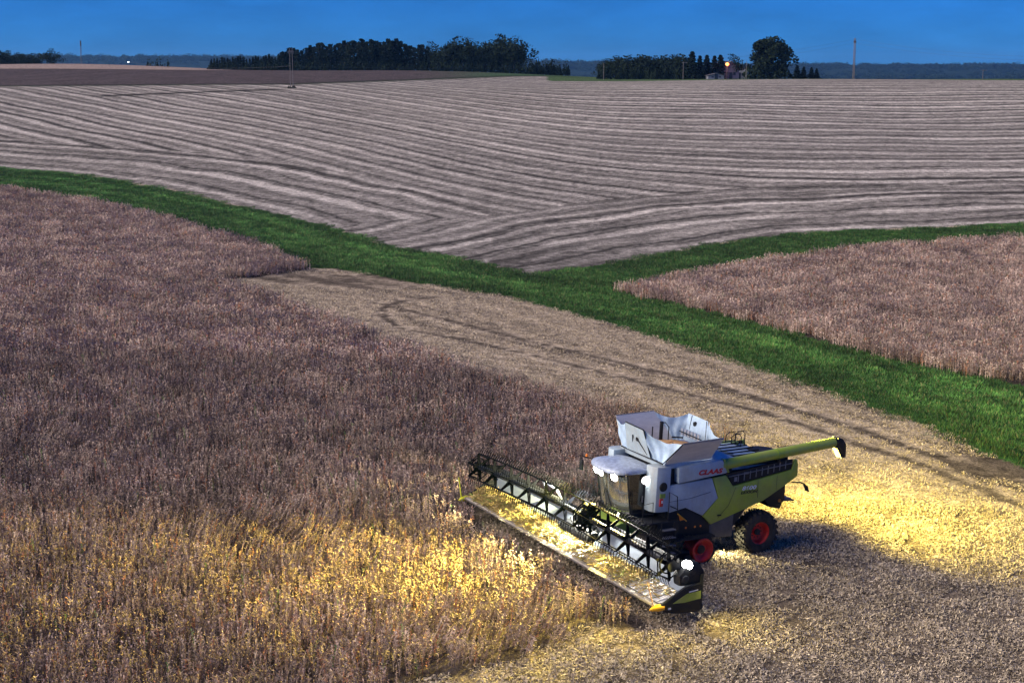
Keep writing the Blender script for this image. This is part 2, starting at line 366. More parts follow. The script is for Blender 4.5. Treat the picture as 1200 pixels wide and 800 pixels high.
def mat_ground():
    m = bpy.data.materials.new('field_soil'); m.use_nodes = True; t = m.node_tree; b = t.nodes['Principled BSDF']
    b.inputs['Roughness'].default_value = 1; b.inputs['Specular IOR Level'].default_value = 0
    a = t.nodes.new('ShaderNodeAttribute'); a.attribute_name = 'Col'
    ge = t.nodes.new('ShaderNodeNewGeometry')
    def noise(sc, det, lo, hi, stretch=None):
        n = t.nodes.new('ShaderNodeTexNoise'); n.inputs['Scale'].default_value = sc; n.inputs['Detail'].default_value = det; n.inputs['Roughness'].default_value = .7
        t.links.new(ge.outputs['Position'], n.inputs['Vector'])
        r = t.nodes.new('ShaderNodeMapRange'); r.inputs[1].default_value = .33; r.inputs[2].default_value = .67; r.inputs[3].default_value = lo; r.inputs[4].default_value = hi
        t.links.new(n.outputs[0], r.inputs[0]); return n, r.outputs[0]
    n1, r1 = noise(9.0, 5, .35, 1.65); n2, r2 = noise(1.5, 7, .45, 1.55); n3, r3 = noise(28, 3, .5, 1.5)
    def mul(x, y):
        q = t.nodes.new('ShaderNodeMath'); q.operation = 'MULTIPLY'; t.links.new(x, q.inputs[0]); t.links.new(y, q.inputs[1]); return q.outputs[0]
    f = mul(mul(r1, r2), r3)
    mx = t.nodes.new('ShaderNodeMix'); mx.data_type = 'RGBA'; mx.blend_type = 'MULTIPLY'; mx.inputs[0].default_value = 1
    t.links.new(a.outputs['Color'], mx.inputs[6]); t.links.new(f, mx.inputs[7]); t.links.new(mx.outputs[2], b.inputs['Base Color'])
    bp = t.nodes.new('ShaderNodeBump'); bp.inputs['Strength'].default_value = .7; bp.inputs['Distance'].default_value = .06
    t.links.new(n1.outputs[0], bp.inputs['Height']); t.links.new(bp.outputs[0], b.inputs['Normal'])
    return m
V = np.c_[gx, gy, hgt(gx, gy)]
ny_, nx_ = GX.shape
ii = (np.arange(ny_ - 1)[:, None] * nx_ + np.arange(nx_ - 1)[None]).ravel()
F = np.c_[ii, ii + 1, ii + nx_ + 1, ii + nx_]
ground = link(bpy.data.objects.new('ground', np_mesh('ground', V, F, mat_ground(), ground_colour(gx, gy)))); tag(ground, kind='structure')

# ------------------------------------------------------------------ standing soybeans, grass, straw (stuff)
M_soy = mat('dry_soybean', (1, 1, 1), .8, var=.25, scale=1.5, attr=True, spec=.2)
M_grass = mat('grass_blade', (1, 1, 1), .7, var=.3, scale=.8, attr=True, spec=.25)
M_straw = mat('straw', (1, 1, 1), .8, var=.2, scale=2, attr=True, spec=.2)

def rand_instance_tone(m, lo, hi):
    t = m.node_tree; b = t.nodes['Principled BSDF']; src = b.inputs['Base Color'].links[0].from_socket
    oi = t.nodes.new('ShaderNodeObjectInfo'); r = t.nodes.new('ShaderNodeMapRange'); r.inputs[3].default_value = lo; r.inputs[4].default_value = hi
    t.links.new(oi.outputs['Random'], r.inputs[0])
    mx = t.nodes.new('ShaderNodeMix'); mx.data_type = 'RGBA'; mx.blend_type = 'MULTIPLY'; mx.inputs[0].default_value = 1
    t.links.new(src, mx.inputs[6]); t.links.new(r.outputs[0], mx.inputs[7]); t.links.new(mx.outputs[2], b.inputs['Base Color'])
def world_tone(m, sc, lo, hi):
    t = m.node_tree; b = t.nodes['Principled BSDF']; src = b.inputs['Base Color'].links[0].from_socket
    ge = t.nodes.new('ShaderNodeNewGeometry'); n = t.nodes.new('ShaderNodeTexNoise'); n.inputs['Scale'].default_value = sc; n.inputs['Detail'].default_value = 5; n.inputs['Roughness'].default_value = .6
    t.links.new(ge.outputs['Position'], n.inputs['Vector'])
    r = t.nodes.new('ShaderNodeMapRange'); r.inputs[1].default_value = .32; r.inputs[2].default_value = .68; r.inputs[3].default_value = lo; r.inputs[4].default_value = hi
    t.links.new(n.outputs[0], r.inputs[0])
    mx = t.nodes.new('ShaderNodeMix'); mx.data_type = 'RGBA'; mx.blend_type = 'MULTIPLY'; mx.inputs[0].default_value = 1
    t.links.new(src, mx.inputs[6]); t.links.new(r.outputs[0], mx.inputs[7]); t.links.new(mx.outputs[2], b.inputs['Base Color'])
world_tone(M_soy, .22, .72, 1.3); world_tone(M_grass, .8, .6, 1.4); world_tone(M_straw, .5, .75, 1.25)
def inst_tone(m):
    t = m.node_tree; b = t.nodes['Principled BSDF']; src = b.inputs['Base Color'].links[0].from_socket
    at_ = t.nodes.new('ShaderNodeAttribute'); at_.attribute_type = 'INSTANCER'; at_.attribute_name = 'tone'
    mx = t.nodes.new('ShaderNodeMix'); mx.data_type = 'RGBA'; mx.blend_type = 'MULTIPLY'; mx.inputs[0].default_value = 1
    t.links.new(src, mx.inputs[6]); t.links.new(at_.outputs['Fac'], mx.inputs[7]); t.links.new(mx.outputs[2], b.inputs['Base Color'])
inst_tone(M_grass); inst_tone(M_soy)
rand_instance_tone(M_soy, .78, 1.22); rand_instance_tone(M_grass, .75, 1.25)

def soy_patch(n, seed, size=2.0, lod=0):
    r = np.random.default_rng(seed); V = []; F = []; C = []
    def quad(p, a, b, c):
        k = len(V); V.extend([p - a - b, p + a - b, p + a + b, p - a + b]); F.append((k, k + 1, k + 2, k + 3)); C.extend([c] * 4)
    for i in range(n):
        x, y = (r.random(2) - .5) * size; h = .58 + .32 * r.random() + (.14 if r.random() < .12 else 0)
        lean = r.normal(0, .10, 2); hue = r.random()
        base = (np.array([.262, .182, .142]) * (1 - hue) + np.array([.300, .238, .186]) * hue) * (1.0 if lod == 0 else 1.25)
        base = base * (.55 + .8 * r.random())
        if r.random() < .05: base = np.array([.33, .15, .08])
        if r.random() < .015: base = np.array([.10, .16, .05])
        stem = lambda t: np.array([x + lean[0] * h * t * t, y + lean[1] * h * t * t, h * t])
        a = r.random() * 6.283; d = np.array([math.cos(a), math.sin(a), 0])
        k = len(V); w0, w1 = .011, .004
        for t, w_ in ((0, w0), (.5, .009), (1, w1)):
            p = stem(t); V.extend([p - d * w_, p + d * w_]); C.extend([base * .8] * 2)
        F.extend([(k, k + 1, k + 3, k + 2), (k + 2, k + 3, k + 5, k + 4)])
        np_ = 13 if lod == 0 else 8
        for j in range(np_):
            t = .16 + .84 * (j + r.random()) / np_; p = stem(t); a = r.random() * 6.283; up = .2 + .9 * r.random()
            dd = np.array([math.cos(a), math.sin(a), up]); dd /= np.linalg.norm(dd); L = (.024 + .026 * r.random()) * (1 if lod == 0 else 1.25)
            sd = np.cross(dd, [math.sin(a), .3, math.cos(a)]); sd /= np.linalg.norm(sd)
            quad(p + dd * L * .9 + d * 0, sd * (.010 + .006 * r.random()) * (1 if lod == 0 else 1.3), dd * L, base * (.7 + .75 * r.random()))
    return np_mesh('soybean_patch', np.array(V), np.array(F), M_soy, np.array(C), False)

def grass_patch(n, seed, size=2.0):
    r = np.random.default_rng(seed); V = []; F = []; C = []
    for i in range(n):
        x, y = (r.random(2) - .5) * size; h = .07 + .13 * r.random()**1.5; a = r.random() * 6.283; le = r.normal(0, .07, 2); wd = .012 + .014 * r.random()
        k = len(V); dx, dy = math.cos(a) * wd, math.sin(a) * wd
        V += [(x - dx, y - dy, 0), (x + dx, y + dy, 0), (x + le[0], y + le[1], h)]; F.append((k, k + 1, k + 2))
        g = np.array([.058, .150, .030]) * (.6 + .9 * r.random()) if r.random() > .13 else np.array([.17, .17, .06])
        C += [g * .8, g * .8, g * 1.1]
    return np_mesh('grass_patch', np.array(V), np.array(F), M_grass, np.array(C), False)

def straw_patch(n, seed, size=2.0, fine=1.0):
    r = np.random.default_rng(seed); V = []; F = []; C = []
    for i in range(n):
        x, y = (r.random(2) - .5) * size; a = r.random() * 6.283; L = (.018 + .060 * r.random()**2.2) * fine; wd = (.008 + .013 * r.random()) * fine
        up = r.random() < .22; z = .01 + .05 * r.random()**2
        d = np.array([math.cos(a), math.sin(a), (1.8 if up else r.normal(0, .25))]); d /= np.linalg.norm(d); s = np.array([-math.sin(a), math.cos(a), r.normal(0, .5)]) * wd
        p = np.array([x, y, z if not up else L * .7]); k = len(V)
        V += [p - d * L - s, p - d * L + s, p + d * L + s, p + d * L - s]; F.append((k, k + 1, k + 2, k + 3))
        c = np.array([.56, .46, .31]) * (.36 + .85 * r.random()); C += [c] * 4
    return np_mesh('straw_patch', np.array(V), np.array(F), M_straw, np.array(C), False)

def jitter_grid(x0, x1, y0, y1, s):
    X, Y = np.meshgrid(np.arange(x0, x1, s), np.arange(y0, y1, s)); X = X.ravel() + (rng.random(X.size) - .5) * s * .5; Y = Y.ravel() + (rng.random(Y.size) - .5) * s * .5
    return X, Y
def in_view(x, y, m=4.0): return (np.abs(x) < y / 3 * 1.06 + m)

# soybeans: each point carries a patch of a couple of square metres
SP = 1.0
X, Y = jitter_grid(-85, 62, 30, 218, SP)
ok = in_view(X, Y)
wx_ = (fbm(X / 2, Y / 2, 41) - .5) * .7
L_ = inpoly(X + wx_, Y + wx_, POLY_LSOY); R_ = inpoly(X + wx_ * 1.3, Y + wx_ * 1.3, POLY_RSOY)
ed = np.minimum(pdist(X, Y, POLY_LSOY + POLY_LSOY[:1]), 1e9)
k = ok & (L_ | R_)
keep = np.where(Y > 75, rng.random(X.size) < np.clip(110 / Y, .7, 1), True)
k &= keep
# keep patches half a metre inside the cut edge
k &= ~(L_ & (ed < .45))
X, Y = X[k], Y[k]
# lodged areas: the stalks lean over
lod = .85 * np.exp(-(np.hypot((X + 8.5) / 3.2, (Y - 53.5) / 2.4))**2) + .8 * np.exp(-(np.hypot((X + .7) / 3.2, (Y - 45.0) / 1.9))**2) + .5 * sm(.66, .8, fbm(X / 5, Y / 5, 43))
lod = np.minimum(lod, 1.0) + rng.normal(0, .05, X.size)
heading = np.where(X < -5, 0.5, 0.9) + rng.normal(0, .25, X.size)
spin = rng.random(X.size) * 6.283
rot = np.zeros((X.size, 3))
for i in range(X.size):      # lean about a horizontal axis after a random spin
    ax = Vector((-math.sin(heading[i]), math.cos(heading[i]), 0))
    e = (Matrix.Rotation(float(lod[i]), 3, ax) @ Matrix.Rotation(float(spin[i]), 3, 'Z')).to_euler(); rot[i] = e
far_ = Y > 85
sc = np.where(far_, np.clip(Y / 110, 1, 1.3), 1.0)
scl = np.c_[sc, sc, .92 + .22 * (fbm(X / 4, Y / 4, 44) - .5) * 2 + np.where(far_, .1, 0)]
var = np.where(far_, rng.integers(5, 8, X.size), rng.integers(0, 5, X.size))
soy_meshes = [soy_patch(40, 100 + i, 1.25) for i in range(5)] + [soy_patch(44, 200 + i, 1.35, 1) for i in range(3)]
soy = scatter('soybean_crop', np.c_[X, Y, hgt(X, Y) - .02], rot, scl, var, soy_meshes, tone=(1.26 + .02 * sm(58, 95, Y)) * (.9 + .2 * rng.random(X.size)))

X, Y = jitter_grid(-85, 66, 56, 226, 1.35)
k = in_view(X, Y) & inpoly(X + (fbm(X, Y, 45) - .5) * 1.4, Y + (fbm(X, Y, 46) - .5) * 1.4, POLY_GRASS)
X, Y = X[k], Y[k]; n = X.size
s = .8 + .5 * fbm(X / 3, Y / 3, 47); hs = .55 + 1.3 * fbm(X / 5, Y / 5, 48)
rot = np.c_[np.zeros(n), np.zeros(n), rng.random(n) * 6.283]
dl = np.where(X < -12, pdist(X, Y, LS_UP), pdist(X, Y, GL)); gn = fbm(X / 6, Y / 6, 81)
gt = .48 + .45 * gn - .35 * sm(.58, .8, fbm(X / 3, Y / 3, 83))
for c_, w_, a_ in ((3.2, .8, .55), (6.2, 1.0, .8), (9.6, .9, .9), (13.5, 1.1, .6), (18, 1.0, .5)): gt = gt + 1.5 * a_ * np.exp(-((dl + (gn - .5) * 2.5 - c_) / w_)**2) * sm(.25, .6, fbm(X / 14, Y / 14, int(c_ * 7)))
gt = np.clip(gt * (.85 + .35 * rng.random(n)), .3, 2)
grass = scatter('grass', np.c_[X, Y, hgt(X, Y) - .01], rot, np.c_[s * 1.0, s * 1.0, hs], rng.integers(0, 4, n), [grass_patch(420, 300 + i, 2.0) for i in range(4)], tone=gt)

TR1 = [(-5.5, 114), (-8.0, 111.5), (-9.2, 107), (-8.6, 102.5), (-7.2, 98.8), (-2.1, 94.7), (2, 90.6), (13.4, 78.3), (19, 69), (21.4, 63.1)]; TR2 = [(-10, 110), (0, 97.4), (12, 84.3), (17.4, 76.3), (20.9, 68.9)]
X, Y = jitter_grid(-26, 42, 30, 62, 1.5); X2, Y2 = jitter_grid(-26, 42, 62, 128, .8); X, Y = np.r_[X, X2], np.r_[Y, Y2]
k = in_view(X, Y) & ~((Y > 62) & ((pdist(X, Y, TR1) < .62) | (pdist(X, Y, TR2) < .62) | (np.hypot((X + 14) / 7, (Y - 121.5) / 5) < 1) | (np.hypot(X - 22.3, Y - 69) < 2.2))) & ~inpoly(X, Y, POLY_GRASS) & ~inpoly(X, Y, POLY_LSOY) & ~inpoly(X, Y, POLY_RSOY)
X, Y = X[k], Y[k]; n = X.size
rot = np.c_[np.zeros(n), np.zeros(n), rng.random(n) * 6.283]; s = np.ones(n)
straw = scatter('chopped_straw', np.c_[X, Y, hgt(X, Y)], rot, np.c_[s, s, s], np.where(Y > 62, rng.integers(4, 7, n), rng.integers(0, 4, n)), [straw_patch(1150, 400 + i, 1.9) for i in range(4)] + [straw_patch(120, 410 + i, 1.0, .95) for i in range(3)])

# ------------------------------------------------------------------ far woods, trees, poles, farm
M_leaf_dark = mat('needle_dark', (1, 1, 1), .9, var=.3, scale=.6, attr=True, spec=.05)
M_bark = mat('bark', (.09, .07, .055), .9, var=.3, scale=4)
M_wood_pole = mat('weathered_pole', (.16, .145, .14), .85, var=.2, scale=3)
M_wire = mat('wire', (.05, .05, .055), .5)

def crown_mesh(seed, kind, n=1100):
    """leaf clumps spread through the crown's volume; unit height 1, trunk base at 0"""
    r = np.random.default_rng(seed); V = []; F = []; C = []
    if kind == 'round':
        lobes = [(r.normal(0, .17, 2), .55 + r.normal(0, .19), .13 + .10 * r.random()) for _ in range(22)] + [((0, 0), .5, .28), ((0, .05), .25, .2)]
    for i in range(n):
        if kind == 'spruce':
            t = r.random()**1.35; z = .06 + .92 * t; rad = .21 * (1 - t)**.85 * (.72 + .28 * math.sin(z * 46 + seed)) + .01
            a = r.random() * 6.283; q = rad * math.sqrt(r.random()) * (1.0 + .2 * math.sin(3 * a + seed)); p = np.array([q * math.cos(a), q * math.sin(a), z - q * .25]); s = .024 + .02 * r.random()
        elif kind == 'pine':
            t = r.random(); z = .06 + .92 * t**.85; lay = .5 + .5 * math.sin(z * 30 + seed * 1.7); rad = (.20 - .13 * t**1.6) * (.45 + .55 * lay) * (1 + .35 * math.sin(seed + z * 9)) + .015
            a = r.random() * 6.283; q = rad * r.random()**.55 * (1 + .35 * math.sin(2 * a + seed * 2.1)); p = np.array([q * math.cos(a), q * math.sin(a), z]); s = .022 + .022 * r.random()
        elif kind == 'round':
            c, z, rad = lobes[r.integers(len(lobes))]; d = r.normal(0, 1, 3); d /= np.linalg.norm(d); d *= rad * r.random()**.4
            p = np.array([c[0] + d[0], c[1] + d[1], max(z + d[2] * .95, .03 + .08 * r.random())]); s = .020 + .022 * r.random()
        else:
            a = r.random() * 6.283; q = .5 * math.sqrt(r.random()); hh = (1 - (q / .55)**2) * (.75 + .25 * math.sin(a * 3 + seed) ); p = np.array([q * math.cos(a), q * math.sin(a), hh * r.random()**.5]); s = .05 + .04 * r.random()
        u = r.normal(0, 1, 3); u /= np.linalg.norm(u); v = np.cross(u, r.normal(0, 1, 3)); v /= np.linalg.norm(v)
        k = len(V); V += [p - u * s, p + v * s * .8, p + u * s, p - v * s * .8]; F.append((k, k + 1, k + 2, k + 3))
        g = np.array([.012, .020, .014]) if kind in ('spruce', 'pine') else np.array([.018, .028, .016])
        C += [g * (.55 + .9 * r.random())] * 4
    return np_mesh('crown', np.array(V), np.array(F), M_leaf_dark, np.array(C), False)
def trunk_mesh(seed, kind):
    r = random.Random(seed); b = MB()
    top = {'spruce': .95, 'pine': .93, 'round': .62}[kind]
    b.tube([(0, 0, -.03), (r.uniform(-.01, .01), r.uniform(-.01, .01), top * .5), (r.uniform(-.015, .015), 0, top)], [.022, .014, .004], 7)
    for i in range(7):
        z = top * (.45 + .07 * i); a = r.uniform(0, 6.28); L = .16 if kind != 'round' else .22
        b.tube([(0, 0, z), (L * .5 * math.cos(a), L * .5 * math.sin(a), z + .06), (L * math.cos(a), L * math.sin(a), z + .15 * (kind == 'round') + .04)], [.008, .005, .002], 5)
    return b.mesh('trunk', M_bark)
CROWNS = {k: [crown_mesh(s, k, {'spruce': 900, 'pine': 800, 'round': 1500}[k]) for s in range(4)] for k in ('spruce', 'pine', 'round')}
TRUNKS = {k: [trunk_mesh(s, k) for s in range(2)] for k in ('spruce', 'pine', 'round')}
BUSH = [crown_mesh(s, 'bush', 320) for s in range(3)]
BIGCROWN = crown_mesh(11, 'round', 5200)
def tree(name, kind, px, Y, top_row, wid, label, group, i, cat='tree'):
    """px is the bearing from the camera in units of 1/1800 right of centre + 600; top_row likewise"""
    x = (px - 600) / 1800 * Y * .985; z = hz(x, Y); h = max(CAMZ + (78 - top_row) / 1800 * Y * .969 - z, 1.5)
    t = empty(name, (x, Y, z - .05), random.uniform(0, 6.28)); tag(t, label, cat, group)
    c = link(bpy.data.objects.new('crown', CROWNS[kind][i % 4] if name != 'broad_tree' else BIGCROWN), t); c.scale = (h * wid, h * wid, h)
    k = link(bpy.data.objects.new('trunk', TRUNKS[kind][i % 2]), t); k.scale = (h, h, h)
    return t
G1 = 'trees of the long dark wood on the skyline left of centre'
def interp(px, prof):
    return float(np.interp(px, [p[0] for p in prof], [p[1] for p in prof]))
prof = [(245, 70), (270, 67), (300, 66), (322, 64), (334, 60), (341, 56), (352, 59), (360, 54), (365, 51), (378, 50), (390, 52), (400, 48), (415, 48), (430, 45), (445, 48), (460, 46), (468, 46), (480, 52), (496, 53), (506, 52), (519, 57), (528, 49), (540, 46), (552, 49), (565, 50), (577, 49), (590, 45), (601, 46), (612, 52)]
px = 248.; i = 0
while px < 612:
    rnd = random.random(); kind = 'pine' if px < 500 else ('round' if px > 520 or rnd > .5 else 'pine')
    if px < 330: kind = 'spruce' if rnd < .5 else 'pine'
    top = interp(px, prof) + random.uniform(-1.5, 3.5)
    lab = {'pine': 'dark ragged pine crowded in the long wood on the skyline', 'spruce': 'low dark spruce at the left end of the long wood', 'round': 'dark leafy tree at the right end of the long wood'}[kind]
    tree({'pine': 'pine_tree', 'spruce': 'spruce_tree', 'round': 'leafy_tree'}[kind], kind, px, 492 + random.uniform(-3, 22), top, {'pine': 1.15, 'spruce': 1.5, 'round': 1.05}[kind], lab, G1, i)
    px += random.uniform(2.6, 4.2) if px < 330 else random.uniform(3.6, 6.0) if kind != 'round' else random.uniform(5.5, 8.5); i += 1
def bush(px, Y, top_row, wpx, label, group=None, i=0):
    x = (px - 600) / 1800 * Y * .985; z = hz(x, Y); o = link(bpy.data.objects.new('bush', BUSH[i % 3])); tag(o, label, 'bush', group)
    o.location = (x, Y, z - .1); h = max(CAMZ + (78 - top_row) / 1800 * Y * .969 - z, .8); o.scale = (wpx / 1800 * Y, wpx / 1800 * Y, h); o.rotation_euler = (0, 0, random.uniform(0, 6)); return o
px = 250.; i = 0
while px < 665:
    bush(px, 485 + random.uniform(-2, 3), 70.5 + random.uniform(-1.5, 2) - (2.5 if px > 615 else 0), random.uniform(9, 15), 'low dark shrub along the foot of the long wood', 'undergrowth of the long wood', i); px += random.uniform(7, 10); i += 1
bush(646, 492, 68, 22, 'rounded dark shrub just right of the long wood', None, 1)
bush(628, 494, 69, 20, 'small dark thicket touching the right end of the long wood', None, 2)
# left edge of the skyline
for j, (p, t_, wd) in enumerate([(2, 60, 1.1), (9, 61, 1.1), (16, 62, 1.1), (23, 63, 1.1), (30, 64, 1.2), (38, 64, 1.2), (45, 64, 1.2)]):
    tree('leafy_tree', 'round', p, 560 + 6 * (j % 3), t_, wd * 1.1, 'dark leafy tree in the row at the left end of the skyline', 'row of trees at the left edge', j)
tree('leafy_tree', 'round', 60, 548, 58.5, 1.3, 'rounded tree standing at the right end of the left skyline row', None, 3)
for j, (p, t_, wd) in enumerate([(176, 66, 9), (186, 65, 10), (196, 68, 9)]):
    bush(p, 640, t_, wd + 4, 'dark clump of trees beyond the left field crest', 'far clump left of the long wood', j)
# right of centre: plantation, spruces, the big tree
px = 706.; i = 0
while px < 806:
    tree('plantation_tree', 'round', px, 452 + random.uniform(-5, 12), interp(px, [(705, 74), (715, 69), (722, 67), (760, 67), (805, 66)]) + random.uniform(-.8, 1.5), 1.5, 'tree of the low dense plantation right of centre', 'low plantation on the skyline right of centre', i); px += random.uniform(4.5, 7); i += 1
px = 704.; i = 0
while px < 808:
    bush(px, 440 + random.uniform(-2, 2), 74 + random.uniform(-1.5, 1.5), random.uniform(9, 13), 'pale green shrub along the front of the plantation', 'front row of the plantation', i); px += random.uniform(6, 8); i += 1
for j, (p, t_, lab) in enumerate([(811, 60, 'tallest pointed spruce left of the farm light'), (820, 65, 'blunt spruce second from the left of the spruce row by the farm'), (828, 64, 'slim spruce in the middle of the spruce row by the farm'), (837, 65, 'broad spruce fourth along the row by the farm'), (844, 64, 'spruce right beside the orange farm light'), (859, 66, 'short full tree between the farm house and the big round tree')]):
    tree('spruce_tree', 'spruce' if j < 5 else 'round', p, 440 + 2 * j, t_, 1.9 if j < 5 else 1.3, lab, None, j)
tree('broad_tree', 'round', 900, 432, 43, 1.32, 'large round dark tree towering beside the farm on the skyline', None, 0)
bush(884, 428, 66, 26, 'dense shrub under the left side of the big round tree', None, 0)
bush(914, 428, 70, 30, 'dense shrub under the right side of the big round tree', None, 1)
for j, (p, t_) in enumerate([(934, 76), (942, 78), (951, 78.5), (957, 80)]):
    tree('small_conifer', 'spruce', p, 446, t_, 2.2, ['small conifer nearest to the big round tree on its right', 'second small conifer right of the big round tree', 'third small conifer right of the big round tree', 'outermost small conifer right of the big round tree'][j], None, j)

# far off woods on the plain: reads as one mass
def hills():
    xs = np.linspace(-3200, 3200, 161); V = []; F = []; P = []
    prof_ = [(0, 0), (350, .55), (700, 1), (1400, .9), (2200, 0)]
    for x in xs:
        hh = 12 + float(np.interp(x, [-1300, -700, 0, 500, 1200], [36, 34, 25, 15, 13])) + 7 * fbm(np.array([x / 260]), np.array([.3]), 63, 4)[0]
        for d, k in prof_: V.append((x, 3300 + d, -12 + (hh) * k))
        if abs(x) < 1700:
            for j in range(26):
                d = rng.uniform(-500, 720) if j < 16 else rng.uniform(560, 740); gap = fbm(np.array([x / 160 + .001 * d]), np.array([d / 200.]), 61)[0]
                if gap > .40 or d > 450: P.append((x + rng.uniform(-20, 20), 3300 + d, -12 + (float(np.interp(d, [0, 350, 700], [0, .55, 1])) * hh if d > 0 else 4) - 2, rng.uniform(.7, 1.2)))
    n = len(prof_)
    for i in range(len(xs) - 1):
        for j in range(n - 1): F.append((i * n + j, (i + 1) * n + j, (i + 1) * n + j + 1, i * n + j + 1))
    o = link(bpy.data.objects.new('hills', np_mesh('hills', np.array(V), np.array(F), mat('hill_woods', (.016, .024, .018), .95, var=.5, scale=.02, spec=0)))); tag(o, kind='structure')
    P = np.array(P); n_ = len(P); S = np.c_[P[:, 3] * 34, P[:, 3] * 34, P[:, 3] * 13]
    scatter('distant_woods', P[:, :3], np.c_[np.zeros(n_), np.zeros(n_), rng.random(n_) * 6.28], S, rng.integers(0, 3, n_), BUSH)
hills()

# power line: two-pole frames, single poles, wires
def at(px, Y, row=None):
    x = (px - 600) / 1800 * Y * .985; return Vector((x, Y, hz(x, Y) if row is None else CAMZ + (78 - row) / 1800 * Y * .969))
def h_frame(px, Y, top_row, gap, rz, label):
    b = at(px, Y); h = at(px, Y, top_row).z - b.z
    t = empty('power_pole_frame', b, rz); tag(t, label, 'power pole')
    for s in (-1, 1): MB().tube([(s * gap / 2, 0, -.3), (s * gap / 2 * .9, 0, h)], [.06, .045] if gap < .7 else [.14, .10], 10).build('pole', M_wood_pole, t)
    MB().box((0, 0, h * .93), (gap * 1.9, .12, .14)).build('crossarm', M_wood_pole, t)
    if gap > 1: MB().tube([(-gap / 2, 0, h * .9), (gap / 2, 0, h * .72)], .05).tube([(gap / 2, 0, h * .9), (-gap / 2, 0, h * .72)], .05).build('brace', M_wood_pole, t)
    for s in (-1, 0, 1): MB().tube([(s * gap * .88, 0, h * .93), (s * gap * .88, 0, h * .93 - .55)], .07, 6).build('insulator', M_wire, t)
    return t, b, h
f1, b1, h1 = h_frame(341.5, 352, 57, .60, .2, 'twin-pole power frame standing in the combed field with shrubs at its foot')
bush(339, 351, 100.5, 6, 'small dark shrub at the left foot of the twin-pole frame', None, 0); bush(344, 352, 100.8, 6, 'small dark shrub at the right foot of the twin-pole frame', None, 1)
f2, b2, h2 = h_frame(1000.5, 446, 45, .80, .9, 'tall twin-pole power frame on the right skyline')
def wire(p, q_, sag, label, group='overhead power wires'):
    pts = [p.lerp(q_, k / 16) - Vector((0, 0, sag * 4 * (k / 16) * (1 - k / 16))) for k in range(17)]
    tag(MB().tube(pts, .018, 4).build('power_wire', M_wire), label, 'wire', group)
T1, T2 = b1 + Vector((0, 0, h1 * .9)), b2 + Vector((0, 0, h2 * .88))
for k, (dz, nm) in enumerate(((0, 'lower'), (1.1, 'upper'))):
    wire(T2 + Vector((0, 0, dz)), at(690, 470, 74 - 3 * k) , 2.5, nm + ' wire running left from the tall power frame over the big tree')
    wire(T2 + Vector((0, 0, dz)), at(1330, 400, 70 - 4 * k), 2.0, nm + ' wire running right from the tall power frame')
wire(T1 - Vector((0, 0, 3)), at(690, 470, 74), 1.0, 'wire crossing in front of the long wood'); wire(T1 - Vector((0, 0, 3)), at(150, 420, 73), 1.0, 'wire running left from the twin-pole frame in the field')
def pole(px, Y, top_row, label, arm=True):
    b = at(px, Y); h = at(px, Y, top_row).z - b.z; t = empty('utility_pole', b); tag(t, label, 'power pole')
    MB().tube([(0, 0, -.3), (0, 0, h)], [.085, .06], 8).build('pole', M_wood_pole, t)
    if arm: MB().box((.35, 0, h * .95), (1.5, .1, .12)).build('crossarm', M_wood_pole, t)
pole(1152, 430, 82, 'short pale utility pole near the right edge of the skyline')
pole(800.6, 428, 72.5, 'pale utility pole in front of the spruce row'); pole(707.5, 432, 74, 'thin utility pole at the left end of the plantation', False); pole(874.5, 424, 72, 'thin utility pole left of the big round tree', False)
b = at(96, 900); h = at(96, 900, 48).z - b.z
t = empty('radio_mast', b); tag(t, 'slender far radio mast above the left skyline', 'mast')
m_ = MB()
for a in range(3): m_.tube([(.45 * math.cos(a * 2.1), .45 * math.sin(a * 2.1), 0), (.35 * math.cos(a * 2.1), .35 * math.sin(a * 2.1), h)], .09, 5)
for k in range(14): m_.box((0, 0, h * (k + .5) / 14), (.6, .6, .10))
m_.build('lattice', M_wire, t); MB().tube([(0, 0, h * .86), (0, 0, h * 1.0)], .42, 8).build('antenna', M_wire, t)

# the farm beside the big tree
M_house = mat('white_siding', (.24, .25, .28), .6); M_shingle = mat('grey_roof', (.10, .10, .11), .8); M_window = mat('dark_window', (.03, .035, .045), .15)
M_redwall = mat('faded_red_boards', (.30, .08, .06), .8)
def house(px, Y, wd, dp, hw_, hr, rz, label, mw, name='farm_house'):
    t = empty(name, at(px, Y), rz); tag(t, label, 'house' if name == 'farm_house' else 'shed')
    MB().prism([(-wd / 2, 0), (wd / 2, 0), (wd / 2, hw_), (0, hw_ + hr), (-wd / 2, hw_)], -dp / 2, dp / 2).build('wall', mw, t)
    for s in (-1, 1):
        e = Vector((s * (wd / 2 + .35), 0, hw_ - .35 * hr / (wd / 2))); p = Vector((0, 0, hw_ + hr + .03)); dpv = Vector((0, dp / 2 + .35, 0))
        MB().slab([e - dpv, e + dpv, p + dpv, p - dpv], .12 * (1 if s < 0 else -1)).build('roof', M_shingle, t)
    for xx in (-wd * .22, wd * .22): MB().box((xx, -dp / 2 - .03, hw_ * .55), (wd * .14, .08, hw_ * .3)).build('window', M_window, t)
    MB().box((0, -dp / 2 - .03, .95), (.95, .08, 1.9)).build('door', M_window, t)
    return t
house(849.5, 452, 5.2, 8, 2.8, 2.3, .3, 'white gabled farm house under the orange yard lamp', M_house)
house(838, 438, 4.6, 3.0, 1.1, .5, .1, 'low pale shed in front of the spruces, lit by the yard lamp', M_house, 'low_shed')
house(868, 460, 5, 6, 2.6, 1.6, -.3, 'pale gabled shed between the short tree and the big tree', M_house, 'farm_shed')
t = empty('yard_lamp', at(852, 444)); tag(t, 'glowing orange yard lamp on a pole at the farm', 'lamp')
